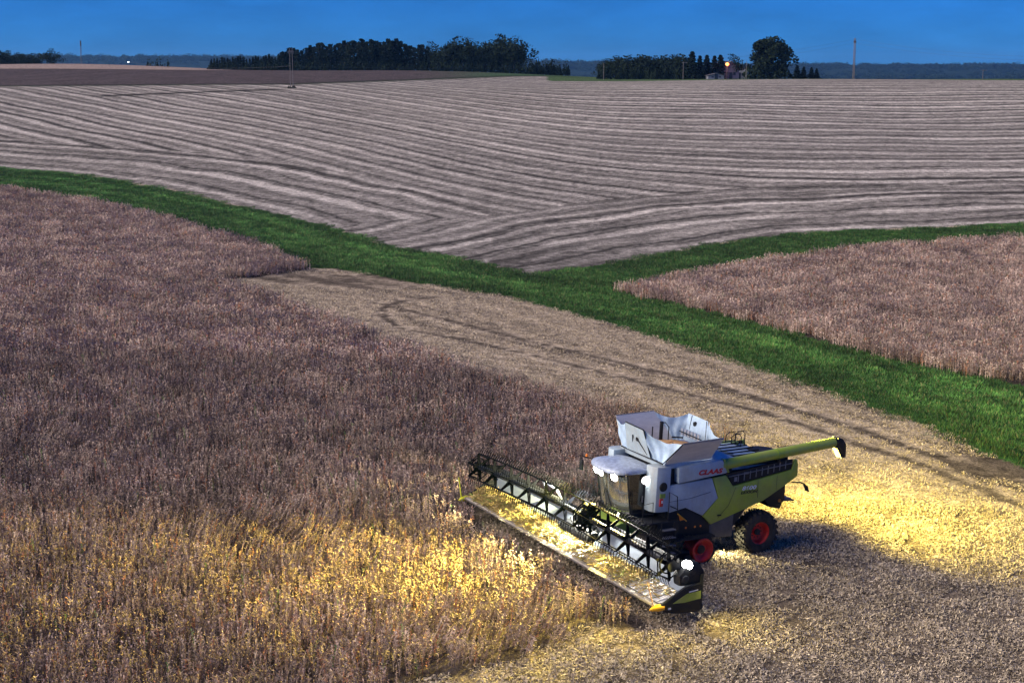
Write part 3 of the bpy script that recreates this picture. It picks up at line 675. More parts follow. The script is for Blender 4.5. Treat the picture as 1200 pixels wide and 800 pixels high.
h = at(852, 444, 75.5).z - at(852, 444).z
MB().tube([(0, 0, 0), (0, 0, h)], .09).build('pole', M_wood_pole, t)
MB().lathe([(.02, .5), (.35, .3), (.55, 0), (.35, -.3), (.02, -.5)], (0, 0, h), 2, 16).build('lamp_globe', emis('sodium_glow', (1, .20, .05), 6), t)
pl_ = bpy.data.lights.new('yard_lamp_light', 'POINT'); pl_.energy = 160; pl_.color = (1, .25, .08); pl_.shadow_soft_size = .6
lo_ = link(bpy.data.objects.new('yard_lamp_light', pl_), t); lo_.location = (0, -1.0, h)
for j, (p, Y_, row) in enumerate([(151, 1500, 73)]):
    t = empty('distant_lamp', at(p, 800, row) - Vector((0, 0, 4))); tag(t, 'tiny white lamp shining on the far left skyline', 'lamp')
    MB().tube([(0, 0, 0), (0, 0, 4)], .1).build('pole', M_wire, t); MB().lathe([(.02, .3), (.5, 0), (.02, -.3)], (0, 0, 4), 2, 10).build('lamp_globe', emis('white_glow', (.9, .95, 1), 6), t)

# ------------------------------------------------------------------ the combine harvester (forward = +x, left = +y, up = +z)
M_white = mat('dusty_white_paint', (.37, .46, .49), .45, var=.16, scale=2.2, coat=.1, dust=.55)
M_green = mat('seed_green_paint', (.27, .37, .028), .42, var=.14, scale=2.5, coat=.1, dust=.45)
M_dgreen = mat('olive_green_paint', (.23, .33, .035), .45, var=.15, scale=2.5)
M_black = mat('black_plastic', (.010, .011, .013), .6, var=.3, scale=3, spec=.25)
M_dark = mat('dark_machinery', (.016, .018, .022), .7, var=.5, scale=5, bump=.3, spec=.25)
M_grey = mat('grey_sheet', (.16, .165, .17), .55, var=.25, scale=2)
M_flap = mat('grey_beige_flap', (.66, .63, .55), .6, var=.14, scale=2, stretch=(1, 1, 4))
M_fabric = mat('tank_tarpaulin', (.36, .48, .58), .65, var=.22, scale=3, bump=.5, bscale=7)
M_steel = mat('galvanised_steel', (.50, .54, .60), .35, metal=.55, var=.2, scale=3)
M_reel = mat('reel_black', (.002, .0024, .004), .55, var=.3, scale=4, spec=.03)
M_blue = mat('reel_steel', (.03, .04, .075), .5, metal=.0, var=.3, scale=4)
M_rubber = mat('tyre_rubber', (.014, .014, .015), .85, var=.4, scale=6, dust=.25, spec=.2)
M_red = mat('red_rim_paint', (.70, .022, .014), .45, var=.2, scale=4, dust=.2)
M_belt = mat('draper_belt', (.60, .58, .53), .7, var=.25, scale=4)
M_cutter = mat('cutterbar_steel', (.55, .50, .42), .4, metal=.4, var=.3, scale=6)
M_yellow = mat('yellow_plastic', (.70, .36, .01), .45, var=.1)
M_lime = mat('lime_plastic', (.62, .62, .02), .45, var=.1)
M_orange = mat('orange_reflector', (.8, .22, .02), .3)
M_redtxt = mat('red_lettering', (.50, .01, .015), .5, var=.05)
M_whitetxt = mat('white_lettering', (.75, .75, .75), .5, var=.05)
M_blacktxt = mat('black_lettering', (.01, .01, .01), .5, var=.05)
M_grain = mat('harvested_beans', (.52, .30, .12), .8, var=.3, scale=14, bump=.6, bscale=30)
M_lamp = emis('lamp_white', (1, .97, .90), 60); M_rim = emis('lamp_reflector', (1, .95, .85), .75)
M_glass = bpy.data.materials.new('cab_glass'); M_glass.use_nodes = True
_t = M_glass.node_tree; _t.nodes.clear(); _o = _t.nodes.new('ShaderNodeOutputMaterial'); _mx = _t.nodes.new('ShaderNodeMixShader')
_tr = _t.nodes.new('ShaderNodeBsdfTransparent'); _tr.inputs[0].default_value = (.50, .55, .55, 1); _gl = _t.nodes.new('ShaderNodeBsdfGlossy'); _gl.inputs[0].default_value = (.9, .92, .9, 1); _gl.inputs['Roughness'].default_value = .06
_fr = _t.nodes.new('ShaderNodeFresnel'); _fr.inputs[0].default_value = 2.1
_t.links.new(_fr.outputs[0], _mx.inputs[0]); _t.links.new(_tr.outputs[0], _mx.inputs[1]); _t.links.new(_gl.outputs[0], _mx.inputs[2]); _t.links.new(_mx.outputs[0], _o.inputs[0])

CH = empty('combine_harvester'); CH.matrix_world = Matrix.Translation(CO) @ CB.to_4x4()
tag(CH, 'white and green combine harvester with its lights on, cutting the ripe crop', 'combine')
def lettering(name, s, loc, size, m, parent, xs=1.0, bold=0.0, shear=0.2, side=1, ext=.004):
    cu = bpy.data.curves.new(name, 'FONT'); cu.body = s; cu.size = size; cu.shear = shear; cu.offset = bold; cu.extrude = ext; cu.space_character = 1.04
    tmp = bpy.data.objects.new(name, cu); COL.objects.link(tmp); bpy.context.view_layer.update()
    me = bpy.data.meshes.new_from_object(tmp.evaluated_get(bpy.context.evaluated_depsgraph_get())); bpy.data.objects.remove(tmp)
    me.materials.clear(); me.materials.append(m); o = link(bpy.data.objects.new(name, me), parent)
    o.matrix_local = Matrix.Translation(loc) @ Matrix(((-xs * side, 0, 0, 0), (0, 0, side, 0), (0, 1, 0, 0), (0, 0, 0, 1)))
    return o

# body core and dark underworks
MB().prism([(.25, .95), (.35, 3.0), (.2, 3.62), (-2.4, 3.62), (-2.6, 3.2), (-5.2, 3.25), (-5.35, 2.75), (-4.6, 2.2), (-3.3, 1.75), (-2.6, .95)], -1.42, 1.42).build('chassis', M_dark, CH, .03)
GREYP = [(.33, 3.02), (-1.53, 3.13), (-1.86, 2.36), (-1.22, 1.77), (-.45, 2.14), (.27, 2.02)]
GREENP = [(-1.55, 3.135), (-2.14, 3.19), (-2.5, 2.74), (-5.2, 3.12), (-5.28, 3.52), (-5.40, 3.50), (-5.46, 3.3), (-5.47, 2.86), (-5.05, 2.62), (-3.93, 2.06), (-1.61, 1.40), (-1.24, 1.75), (-1.88, 2.36)]
for sd in (1, -1):
    y0, y1 = (1.50, 1.60) if sd > 0 else (-1.60, -1.50)
    o = MB().prism(GREYP, y0, y1).build('side_panel', M_white, CH, .025)
    o['label'] = 'pale grey front side panel'
    MB().tube([(.30, sd * 1.603, 2.42), (-.6, sd * 1.604, 2.47), (-1.5, sd * 1.603, 2.62)], .006, 5).build('panel_seam', M_black, o)
    o = MB().prism(GREENP, y0 - .0 + sd * .012, y1 + sd * .012).build('side_panel', M_green, CH, .03); o['label'] = 'green rear side panel'
    MB().tube([(-3.62, sd * 1.615, 2.88), (-3.66, sd * 1.615, 2.20)], .008, 5).build('panel_seam', M_black, o)
    MB().tube([(-2.62, sd * 1.614, 2.70), (-2.35, sd * 1.614, 2.05), (-1.9, sd * 1.614, 1.62)], .006, 5).tube([(-4.5, sd * 1.614, 2.98), (-4.5, sd * 1.614, 2.42)], .006, 5).build('panel_seam', M_black, o)
    MB().box((-1.95, sd * 1.63, 1.72), (.16, .03, .05)).build('latch', M_black, o)
    gr = MB().prism([(-2.2, 3.21), (-2.53, 2.78), (-5.22, 3.15), (-5.24, 3.5), (-4.2, 3.42)], sd * 1.47, sd * 1.545)
    go_ = gr.build('engine_grille', M_black, CH)
    gb = MB()
    for k in range(9): gb.box((-2.75 - .27 * k, sd * 1.552, 3.02 + .037 * k), (.03, .02, .30))
    gb.tube([(-2.3, sd * 1.56, 3.10), (-5.2, sd * 1.56, 3.36)], .02, 6); gb.box((-2.62, sd * 1.56, 2.98), (.12, .03, .16)); gb.box((-3.1, sd * 1.56, 3.17), (.2, .03, .07))
    gb.build('grille_bar', M_grey, go_)
    up = MB().prism([(.05, 3.66), (.0, 3.08), (-2.14, 3.28), (-1.9, 3.80)], sd * 1.38, sd * 1.70).build('upper_panel', M_white, CH, .07)
    MB().prism([(-2.155, 3.285), (-1.93, 3.79), (-2.02, 3.79), (-2.24, 3.30)], sd * 1.36, sd * 1.66).build('panel_edge', M_green, up)
    # front shoulder of the body beside the cab
    sh = MB().prism([(.98, 1.05), (.98, 1.38), (.86, 1.58), (.66, 1.62), (.30, 1.62), (.30, 1.02)] if sd > 0 else [(.98, -1.05), (.30, -1.02), (.30, -1.62), (.66, -1.62), (.86, -1.58), (.98, -1.38)], 2.08, 3.72, axis=2).build('front_shoulder', M_white, CH, .04)
    MB().lathe([(.001, .03), (.15, .03), (.17, 0)], (.60, sd * 1.62, 3.0), 1, 20).build('air_inlet', M_black, sh)
    if sd > 0:
        MB().bb((.72, 1.6, 2.3), (.58, 1.64, 2.58)).build('warning_sticker', M_red, sh); MB().bb((.66, 1.641, 2.42), (.60, 1.648, 2.52)).build('sticker_symbol', M_whitetxt, sh)
        MB().bb((.72, 1.6, 2.60), (.50, 1.635, 2.76)).build('control_panel', M_dgreen, sh)
lettering('lettering', 'CLAAS', (-.82, 1.706, 3.33), .235, M_redtxt, CH, 1.42, .012, .25)['label'] = 'red maker lettering on the white panel'
lettering('lettering', '8600', (-2.90, 1.622, 2.555), .205, M_whitetxt, CH, 1.5, .004, .22)['label'] = 'white number lettering on the green panel'
lettering('lettering', 'LEXION', (-2.86, 1.622, 2.415), .14, M_blacktxt, CH, 1.45, .004, .22)['label'] = 'small black name lettering on the green panel'
# lower skirts
for sd in (1, -1):
    MB().prism([(.25, 2.0), (-.45, 2.12), (-1.2, 1.74), (-1.6, 1.38), (-1.62, .98), (-.2, 1.0), (.25, 1.2)], sd * 1.38, sd * 1.55).build('wheel_arch', M_black, CH, .02)
    MB().prism([(-1.62, 1.40), (-2.75, 1.72), (-2.72, .80), (-1.75, .84)], sd * 1.18, sd * 1.46).build('lower_skirt', mat('skirt_grey', (.07, .072, .075), .6, var=.3), CH, .03)
    fd = MB()
    fd.bb((-1.7, sd * 1.08, .98), (.1, sd * 1.80, 1.05))
    for k in range(14): fd.bb((-1.66 + .125 * k, sd * 1.09, 1.05), (-1.60 + .125 * k, sd * 1.79, 1.075))
    fd.build('track_fender', M_dark, CH, .01)
    rf = MB()
    for x in (-.55, -.95, -1.2): rf.lathe([(.001, .02), (.035, .015), (.04, 0)], (x, sd * 1.555, 1.38), 1, 12)
    rf.build('reflector', M_orange, CH)
# rear hood, chopper, spreader
MB().prism([(-4.45, 2.35), (-5.15, 2.78), (-5.18, 1.95), (-4.98, 1.58), (-4.5, 1.68), (-4.2, 2.0)], -1.35, 1.35).build('straw_chopper', M_black, CH, .04)
MB().prism([(-5.05, 1.98), (-5.68, 1.86), (-5.66, 1.80), (-5.02, 1.84)], -1.3, 1.3).build('spreader_plate', M_blue, CH, .01)
MB().prism([(-5.20, 3.30), (-5.52, 3.2), (-5.5, 2.85), (-5.15, 2.7)], -1.40, 1.40).build('rear_hood', M_dgreen, CH, .04)
for sd in (1, -1):
    MB().lathe([(.001, .03), (.06, .025), (.07, 0)], (-4.92, sd * 1.352, 1.90), 1, 12).build('tail_light', M_orange, CH)
    a_ = MB().tube([(-5.30, sd * 1.5, 2.62), (-5.62, sd * 1.62, 2.60), (-5.78, sd * 1.66, 2.55)], .028, 6).build('marker_arm', M_black, CH)
    MB().slab([(-5.72, sd * 1.64, 2.60), (-5.95, sd * 1.70, 2.44), (-6.02, sd * 1.70, 2.22), (-5.86, sd * 1.66, 2.28)], .04).build('marker_board', M_black, a_)
MB().tube([(-2.7, -1.2, 1.0), (-4.0, -1.2, .85), (-4.0, 1.2, .85)], .10, 10).build('rear_axle', M_dark, CH)
MB().box((-3.95, 0, .85), (.3, 2.5, .24)).build('axle_beam', M_dark, CH, .02)

# rear tyres
def rear_wheel(sd):
    w_ = MB(); R0, W0 = .82, .58; c = (-3.98, sd * 1.30, .80)
    prof_ = [(.42, -.24), (.50, -.28), (.62, -.295), (.71, -.285), (.765, -.22), (.775, 0), (.765, .22), (.71, .285), (.62, .295), (.50, .28), (.42, .24)]
    w_.lathe(prof_, c, 1, 48)
    for k in range(22):
        for s2 in (-1, 1):
            a = 2 * math.pi * (k + (.5 if s2 > 0 else 0)) / 22
            for (yy, rr, da) in ((.06, .80, .0), (.16, .795, -.055), (.245, .775, -.11)):
                aa = a + da; M = Matrix.Rotation(-aa, 3, 'Y') @ Matrix.Rotation(s2 * .55, 3, 'X')
                w_.box((c[0] + rr * math.cos(aa), c[1] + s2 * yy, c[2] + rr * math.sin(aa)), (.07, .13, .062), M)
    t = w_.build('rear_wheel', M_rubber, CH)
    rm = MB().lathe([(.43, .24), (.455, .25), (.455, .22), (.40, .20), (.37, .06), (.33, .0), (.16, -.02), (.15, .03), (.001, .03)] if sd > 0 else [(.43, -.24), (.455, -.25), (.455, -.22), (.40, -.20), (.37, -.06), (.33, 0), (.16, .02), (.15, -.03), (.001, -.03)], c, 1, 40).build('rim', M_red, t)
    hb = MB().lathe([(.12, sd * .03), (.12, sd * .09), (.07, sd * .10), (.001, sd * .10)], c, 1, 20)
    for k in range(10):
        a = k * .6283; hb.box((c[0] + .22 * math.cos(a), c[1] + sd * .012, c[2] + .22 * math.sin(a)), (.035, .03, .035))
    hb.build('hub', M_dark, t)
for sd in (1, -1): rear_wheel(sd)

# rubber track units
def hull(pts):
    pts = sorted(set((round(a, 5), round(b_, 5)) for a, b_ in pts))
    def half(P):
        h = []
        for p in P:
            while len(h) > 1 and (h[-1][0] - h[-2][0]) * (p[1] - h[-2][1]) - (h[-1][1] - h[-2][1]) * (p[0] - h[-2][0]) <= 0: h.pop()
            h.append(p)
        return h[:-1]
    return half(pts) + half(pts[::-1])
def circ(x, z, r, n=40): return [(x + r * math.cos(2 * math.pi * k / n), z + r * math.sin(2 * math.pi * k / n)) for k in range(n)]
def track(sd):
    ya, yb = sd * 1.10, sd * 1.74
    rolls = [(-1.27, .50, .46), (.95, .62, .56), (-.62, .22, .18), (-.15, .22, .18), (.32, .22, .18)]
    inn = hull(sum([circ(*q) for q in rolls], [])); out = hull(sum([circ(x, z, r + .045) for x, z, r in rolls], []))
    b_ = MB(); n = 160
    def resample(P):
        P = P + [P[0]]; L = [0]
        for p, q in zip(P[:-1], P[1:]): L.append(L[-1] + math.dist(p, q))
        s_ = np.linspace(0, L[-1], n + 1)[:-1]; return list(zip(np.interp(s_, L, [p[0] for p in P]), np.interp(s_, L, [p[1] for p in P]))), L[-1]
    I, _ = resample(inn); Oo, Lo = resample(out); V = []; Fc = []
    for k in range(n): V += [(I[k][0], ya, I[k][1]), (I[k][0], yb, I[k][1]), (Oo[k][0], yb, Oo[k][1]), (Oo[k][0], ya, Oo[k][1])]
    for k in range(n):
        j = (k + 1) % n
        for e in range(4): Fc.append((4 * k + e, 4 * j + e, 4 * j + (e + 1) % 4, 4 * k + (e + 1) % 4))
    b_.add(V, Fc)
    for k in range(0, n, 4):
        p, q = Vector(Oo[k]), Vector(Oo[(k + 1) % n]); a = math.atan2(q.y - p.y, q.x - p.x)
        for s2 in (-1, 1): b_.box((p.x, (ya + yb) / 2 + s2 * .16, p.y), (.06, .30, .075), Matrix.Rotation(-a, 3, 'Y') @ Matrix.Rotation(s2 * .35, 3, 'Z'))
    t = b_.build('track', M_rubber, CH)
    for (x, z, r) in rolls:
        f = sd; yc = (ya + yb) / 2
        if r > .3:
            wb = MB().lathe([(r - .01, -.30 * f), (r - .01, .30 * f), (r - .05, .31 * f), (r - .07, .24 * f), (r - .13, .21 * f), (r - .2, .12 * f), (.19, .10 * f), (.18, .17 * f), (.12, .18 * f)], (x, yc, z), 1, 40).build('track_wheel', M_red if x < 0 else M_dark, t)  # front drive wheel coloured dark: the shade around it is put into its material
            MB().lathe([(.17, .172 * f), (.165, .20 * f), (.10, .215 * f), (.001, .215 * f)], (x, yc, z), 1, 20).build('hub', M_black, t)
        else: MB().lathe([(.001, -.29), (r, -.29), (r, .29), (.001, .29)], (x, yc, z), 1, 24).build('roller', M_black, t)
    MB().prism([(-1.2, .42), (.8, .75), (.8, .50), (.3, .24), (-.7, .24)], sd * 1.2, sd * 1.5).build('track_frame', M_dark, t)
for sd in (1, -1): track(sd)

# cab: floor, pillars, glass, roof
cb = MB().prism([(.5, 1.72), (1.55, 1.72), (1.62, 1.92), (.45, 1.92)], -.95, .95).build('cab_floor', M_black, CH, .03)
def front_x(y, z):  # curved windscreen
    t = (z - 1.9) / 1.45; return 1.56 + .26 * t + .22 * (1 - (y / .95)**2) - .10
def wind():
    b_ = MB(); V = []; Fc = []; ny, nz = 14, 6
    for j in range(nz + 1):
        for i in range(ny + 1):
            y = -.95 + 1.9 * i / ny; z = 1.9 + 1.45 * j / nz; V.append((front_x(y, z), y * (1 + .06 * j / nz), z))
    for j in range(nz):
        for i in range(ny): k = j * (ny + 1) + i; Fc.append((k, k + 1, k + ny + 2, k + ny + 1))
    return b_.add(V, Fc).build('windscreen', M_glass, CH)
ws = wind(); M_ws = M_glass.copy(); M_ws.name = 'windscreen_glass'; [n for n in M_ws.node_tree.nodes if n.type == 'FRESNEL'][0].inputs[0].default_value = 26; [n for n in M_ws.node_tree.nodes if n.type == 'BSDF_GLOSSY'][0].inputs['Roughness'].default_value = .10; ws.data.materials[0] = M_ws
_t = M_ws.node_tree; _df = _t.nodes.new('ShaderNodeBsdfTranslucent'); _df.inputs[0].default_value = (.55, .55, .48, 1); _d2 = _t.nodes.new('ShaderNodeBsdfDiffuse'); _d2.inputs[0].default_value = (.55, .55, .46, 1)
_m2 = _t.nodes.new('ShaderNodeMixShader'); _m2.inputs[0].default_value = .12; _ou = [n for n in _t.nodes if n.type == 'OUTPUT_MATERIAL'][0]
_t.links.new(_ou.inputs[0].links[0].from_socket, _m2.inputs[1]); _t.links.new(_d2.outputs[0], _m2.inputs[2]); _t.links.new(_m2.outputs[0], _ou.inputs[0])
MB().tube([(front_x(.1, 1.95) + .03, .1, 1.95), (front_x(-.15, 2.6) + .03, -.15, 2.62)], .015, 6).tube([(front_x(-.15, 2.6) + .035, -.28, 2.3), (front_x(-.15, 2.6) + .035, -.06, 2.9)], .014, 6).build('wiper', M_black, ws)
for sd in (1, -1):
    dg = MB().patch((1.44, sd * .95, 1.92), (.52, sd * 1.0, 1.92), (.52, sd * 1.04, 3.36), (1.74, sd * 1.0, 3.36), 4).build('door_glass', M_glass, CH)
    MB().tube([(1.46, sd * .95, 1.9), (1.60, sd * .98, 2.6), (1.735, sd * 1.007, 3.38)], .032, 8).tube([(.98, sd * .985, 1.9), (1.0, sd * 1.03, 3.38)], .03, 8).tube([(1.46, sd * .96, 1.92), (.52, sd * 1.0, 1.92)], .035, 8).build('door_frame', M_black, dg)
    MB().box((1.06, sd * 1.04, 2.45), (.03, .05, .22)).build('door_handle', M_grey, dg)
MB().bb((.42, -1.0, 1.9), (.50, 1.0, 3.4)).build('cab_back', M_black, CH)
st_ = MB().bb((.62, -.26, 2.0), (1.05, .26, 2.40)).build('operator_seat', M_black, CH, .05); MB().bb((.58, -.25, 2.38), (.70, .25, 3.02)).build('seat_back', M_dark, st_, .05)
sc_ = MB().tube([(1.48, 0, 1.92), (1.34, 0, 2.55)], .05, 8).build('steering_column', M_black, CH)
MB().lathe([(.19 + .018 * math.cos(a), .018 * math.sin(a)) for a in np.linspace(0, 6.283, 9)[:-1]], (0, 0, 0), 2, 24, True).build('steering_wheel', M_black, sc_).matrix_local = Matrix.Translation((1.34, 0, 2.56)) @ Matrix.Rotation(-.5, 4, 'Y')
MB().bb((.95, -.72, 2.2), (1.35, -.48, 2.62)).bb((1.28, -.70, 2.62), (1.33, -.42, 2.9)).build('console', M_dark, CH, .03)
def roof():
    n = 40; V = []; Fc = []; rings = []
    def outline(k, sx, sy, z):
        a = 2 * math.pi * k / n; c_, s_ = math.cos(a), math.sin(a); e = .5
        x = abs(c_)**e * (1 if c_ > 0 else -1) * sx; y = abs(s_)**e * (1 if s_ > 0 else -1) * sy
        if x > 0: x = x + .20 * (1 - (y / 1.12)**2)
        return (1.27 + x, y, z - .06 * (x > .4) * (x - .4))
    for sx, sy, z in ((.70, .98, 3.36), (.78, 1.08, 3.39), (.80, 1.10, 3.47), (.76, 1.06, 3.53), (.60, .88, 3.585), (.35, .5, 3.62), (.02, .02, 3.63)):
        rings.append([outline(k, sx, sy, z) for k in range(n)])
    for r_ in rings: V += r_
    for i in range(len(rings) - 1):
        for k in range(n): Fc.append((i * n + k, i * n + (k + 1) % n, (i + 1) * n + (k + 1) % n, (i + 1) * n + k))
    Fc.append(tuple(range(n))[::-1]); Fc.append(tuple(range((len(rings) - 1) * n, len(rings) * n)))
    return MB().add(V, Fc).build('cab_roof', mat('roof_paint', (.36, .42, .50), .38, var=.38, scale=7, coat=.2), CH, 0, 50)
rf_ = roof()
# work lamps under the roof edge
lamps = [(2.10, -.42, 3.27, 0), (2.12, -.08, 3.27, 0), (2.04, .66, 3.25, .3), (1.00, 1.10, 3.16, 1.3)]
for (x, y, z, az) in lamps:
    l_ = MB().lathe([(.001, -.05), (.16, -.04), (.18, .02)], (0, 0, 0), 0, 18).build('work_lamp', M_black, CH); l_.matrix_local = Matrix.Translation((x, y, z)) @ Matrix.Rotation(az, 4, 'Z') @ Matrix.Rotation(.25, 4, 'Y')
    MB().lathe([(.18, .018), (.135, .035)], (0, 0, 0), 0, 18).build('reflector_rim', M_rim, l_); MB().lathe([(.135, .035), (.09, .06), (.001, .07)], (0, 0, 0), 0, 18).build('lens', M_lamp, l_)
# mirrors and beacons
for sd in (1, -1):
    m_ = MB().tube([(1.75, sd * 1.05, 3.42), (2.1, sd * 1.38, 3.5), (2.12, sd * 1.42, 3.35)], .022, 6).build('mirror_arm', M_black, CH)
    if sd < 0:
        MB().lathe([(.001, .10), (.05, .08), (.055, 0), (.001, 0)], (2.0, sd * 1.25, 3.52), 2, 12).build('beacon', M_orange, m_)
        MB().bb((2.06, sd * 1.34, 2.98), (2.13, sd * 1.54, 3.36)).build('mirror', M_black, m_, .02)

# platform, ladder, rails
pf = MB().bb((-.1, 1.02, 1.70), (1.5, 1.72, 1.76)).build('cab_platform', M_dark, CH)
rl = MB()
for pts in ([(.36, 1.70, 1.76), (.37, 1.70, 2.82), (.02, 1.70, 2.62), (-.06, 1.70, 1.76)], [(1.45, 1.70, 1.76), (1.45, 1.70, 2.45), (1.05, 1.70, 2.5), (1.02, 1.70, 1.76)], [(1.48, 1.05, 2.0), (1.5, 1.05, 2.7)], [(.30, 1.70, 2.3), (-.03, 1.70, 2.15)], [(1.45, 1.70, 2.1), (1.03, 1.70, 2.1)]):
    rl.tube(pts, .018, 6)
rl.build('hand_rail', M_black, pf)
ld = MB()
for x in (.12, .66): ld.tube([(x, 1.76, 1.72), (x, 1.86, .55)], .028, 6)
ld.build('ladder', M_black, CH)
for k in range(4): MB().box((.39, 1.80 + .022 * k, 1.48 - .28 * k), (.54, .20, .035)).build('ladder_step', M_grey, bpy.data.objects['ladder'])
MB().bb((-.2, 1.12, 1.12), (.75, 1.62, 1.68)).build('battery_box', M_black, CH, .04)
MB().slab([(-.12, 1.66, 1.96), (-.42, 1.66, 1.74), (-.20, 1.66, 1.70)], .02).build('warning_triangle', M_orange, CH)
MB().tube([(-.02, 1.74, 2.0), (-.45, 1.70, 1.68)], .02, 6).build('stay_rail', M_yellow, CH)

# grain tank with raised flaps and tarpaulin gussets
tank = MB().bb((.50, -1.35, 3.60), (-2.3, 1.5, 3.80)).build('grain_tank', M_white, CH, .02)
FLb, FRb, LRb, RRb = (.56, 1.50, 3.80), (.58, -1.15, 3.82), (-1.45, 1.50, 3.86), (-1.75, -1.2, 3.86)
lf = MB().slab([FLb, LRb, (-1.52, 2.08, 4.70), (.22, 2.08, 4.62)], .03).build('tank_flap', M_flap, CH, 0); lf['label'] = 'left grey-beige flap seen from outside'
MB().tube([(.23, 2.08, 4.63), (-1.53, 2.08, 4.71)], .03, 6).build('flap_rim', M_grey, lf)
rt = MB().slab([FRb, RRb, (-1.25, -1.86, 4.83), (.47, -1.82, 4.78)], .03).build('tank_flap', M_flap, CH); rt['label'] = 'right flap, inner face darker'
MB().tube([(.48, -1.82, 4.79), (-1.25, -1.86, 4.84)], .03, 6).build('flap_rim', M_grey, rt)
ff = MB().slab([(.59, -.75, 3.82), (.57, .72, 3.81), (.90, .62, 4.84), (.90, -.52, 4.88)], .03).build('tank_flap', M_white, CH); ff['label'] = 'front flap with a round window'
MB().tube([(.91, .62, 4.85), (.91, -.52, 4.89)], .025, 6).tube([(.60, -.4, 3.95), (.86, -.1, 4.5)], .022, 6).tube([(.62, .55, 3.9), (.84, .1, 4.45)], .022, 6).build('flap_strut', M_black, ff)
MB().lathe([(.001, .02), (.085, .02), (.09, 0)], (.795, .12, 4.40), 0, 16).build('flap_window', M_black, ff)
rr_ = MB().slab([(-2.05, -.95, 3.9), (-2.05, .55, 3.88), (-2.40, .0, 4.78), (-2.40, -1.2, 4.82)], .03).build('tank_flap', M_fabric, CH); rr_['label'] = 'rear flap with a round window'
MB().tube([(-2.37, -.95, 4.80), (-2.06, -.75, 3.95)], .022, 6).tube([(-2.37, -.05, 4.77), (-2.06, .35, 3.95)], .022, 6).build('flap_strut', M_black, rr_)
MB().lathe([(.001, .05), (.09, .05), (.095, 0)], (-2.29, -.62, 4.55), 0, 16).build('flap_window', M_black, rr_)
def sag(nx, ny, k=.05, ph=0): return lambda u, v: tuple(np.array([nx, ny, .25]) * (k * (math.sin(9 * v + 5 * u + ph) * .5 + .45 * math.sin(17 * u + 7 * v + 2 * ph)) + k * math.sin(3.14 * u) * 1.2 * v) - np.array([0, 0, 1]) * .20 * math.sin(math.pi * u) * v)
MB().patch((.57, .72, 3.81), FLb, (.22, 2.08, 4.62), (.90, .62, 4.84), 24, sag(-.6, -.6, .08)).build('tarpaulin', M_fabric, tank, 0, 80)
MB().tube([(.58, .72, 3.82), (.91, .63, 4.85)], .022, 6).tube([(.59, -.75, 3.83), (.91, -.53, 4.88)], .022, 6).tube([(.585, 1.5, 3.82), (.25, 2.1, 4.62)], .022, 6).tube([(.60, -1.15, 3.82), (.60, 1.5, 3.80)], .03, 6).build('tarpaulin_seam', M_black, tank)
MB().patch(FRb, (.59, -.75, 3.82), (.90, -.52, 4.88), (.47, -1.82, 4.78), 12, sag(-.6, .6, .04, 1)).build('tarpaulin', M_fabric, tank, 0, 80)
MB().patch((-2.05, -.95, 3.9), RRb, (-1.25, -1.86, 4.83), (-2.40, -1.2, 4.82), 16, sag(.5, .6, .06, 2)).build('tarpaulin', M_fabric, tank, 0, 80)
MB().patch(LRb, (-2.05, .55, 3.88), (-2.40, .0, 4.78), (-1.52, 2.08, 4.70), 16, sag(.5, -.5, .05, 3)).build('tarpaulin', M_fabric, tank, 0, 80)
def pile():
    V = []; Fc = []; n, m_ = 14, 26
    for i in range(n + 1):
        for j in range(m_):
            a = 2 * math.pi * j / m_; r_ = i / n; x = -.75 + r_ * 1.25 * math.cos(a); y = .1 + r_ * 1.28 * math.sin(a); x = max(-1.98, min(.55, x))
            V.append((x, y, 3.92 + .26 * (1 - r_**1.4) + .02 * math.sin(7 * a + 9 * r_)))
    for i in range(n):
        for j in range(m_): Fc.append((i * m_ + j, i * m_ + (j + 1) % m_, (i + 1) * m_ + (j + 1) % m_, (i + 1) * m_ + j))
    return MB().add(V, Fc).build('grain', M_grain, tank)
pile()
MB().tube([(-.85, -.75, 3.8), (-.85, -.75, 4.72)], .07, 8).build('filling_auger', M_black, tank)
MB().tube([(-.6, -.95, 3.9), (-.6, -.95, 4.5)], .025, 6).tube([(-1.15, -.7, 3.9), (-1.15, -.7, 4.5), (-1.0, -.75, 4.68), (-.85, -.8, 4.62)], .022, 6).tube([(-1.45, -.9, 4.05), (-1.75, -.6, 4.08)], .03, 6).build('tank_rail', M_black, tank)
g_ = MB()
for k in range(6): g_.bb((-1.72 - .0 * k, -.72 + .2 * k, 4.18), (-1.80, -.60 + .2 * k, 4.42))
g_.build('tank_grid', M_steel, tank); MB().tube([(-1.70, -.78, 4.30), (-1.72, .55, 4.26)], .02, 6).build('grid_bar', M_black, tank)

# engine deck behind the tank
dk = MB().bb((-2.35, -1.45, 3.28), (-5.15, 1.40, 3.40)).build('engine_deck', mat('deck_sheet', (.16, .24, .34), .45, var=.4, scale=4), CH, .03)
MB().prism([(-2.38, 3.4), (-2.38, 3.75), (-3.0, 3.62), (-3.2, 3.4)], -.9, 1.25).build('tank_slope', M_white, dk, .02)
MB().bb((-2.4, -1.62, 3.40), (-4.9, -1.25, 3.52)).build('deck_panel', M_dgreen, dk, .02)
MB().bb((-3.25, -.5, 3.40), (-4.25, .75, 3.62)).build('engine_cover', mat('bluish_cover', (.22, .33, .46), .4, var=.3, scale=4), dk, .05)
MB().bb((-3.2, -1.15, 3.40), (-4.4, -.62, 3.55)).build('engine_cover', mat('pale_cover', (.35, .45, .55), .45, var=.3, scale=4), dk, .03)
pp = MB()
for k in range(6): pp.tube([(-2.9, -1.0 + .36 * k, 3.62), (-4.5, -1.0 + .36 * k, 3.66)], .025, 6)
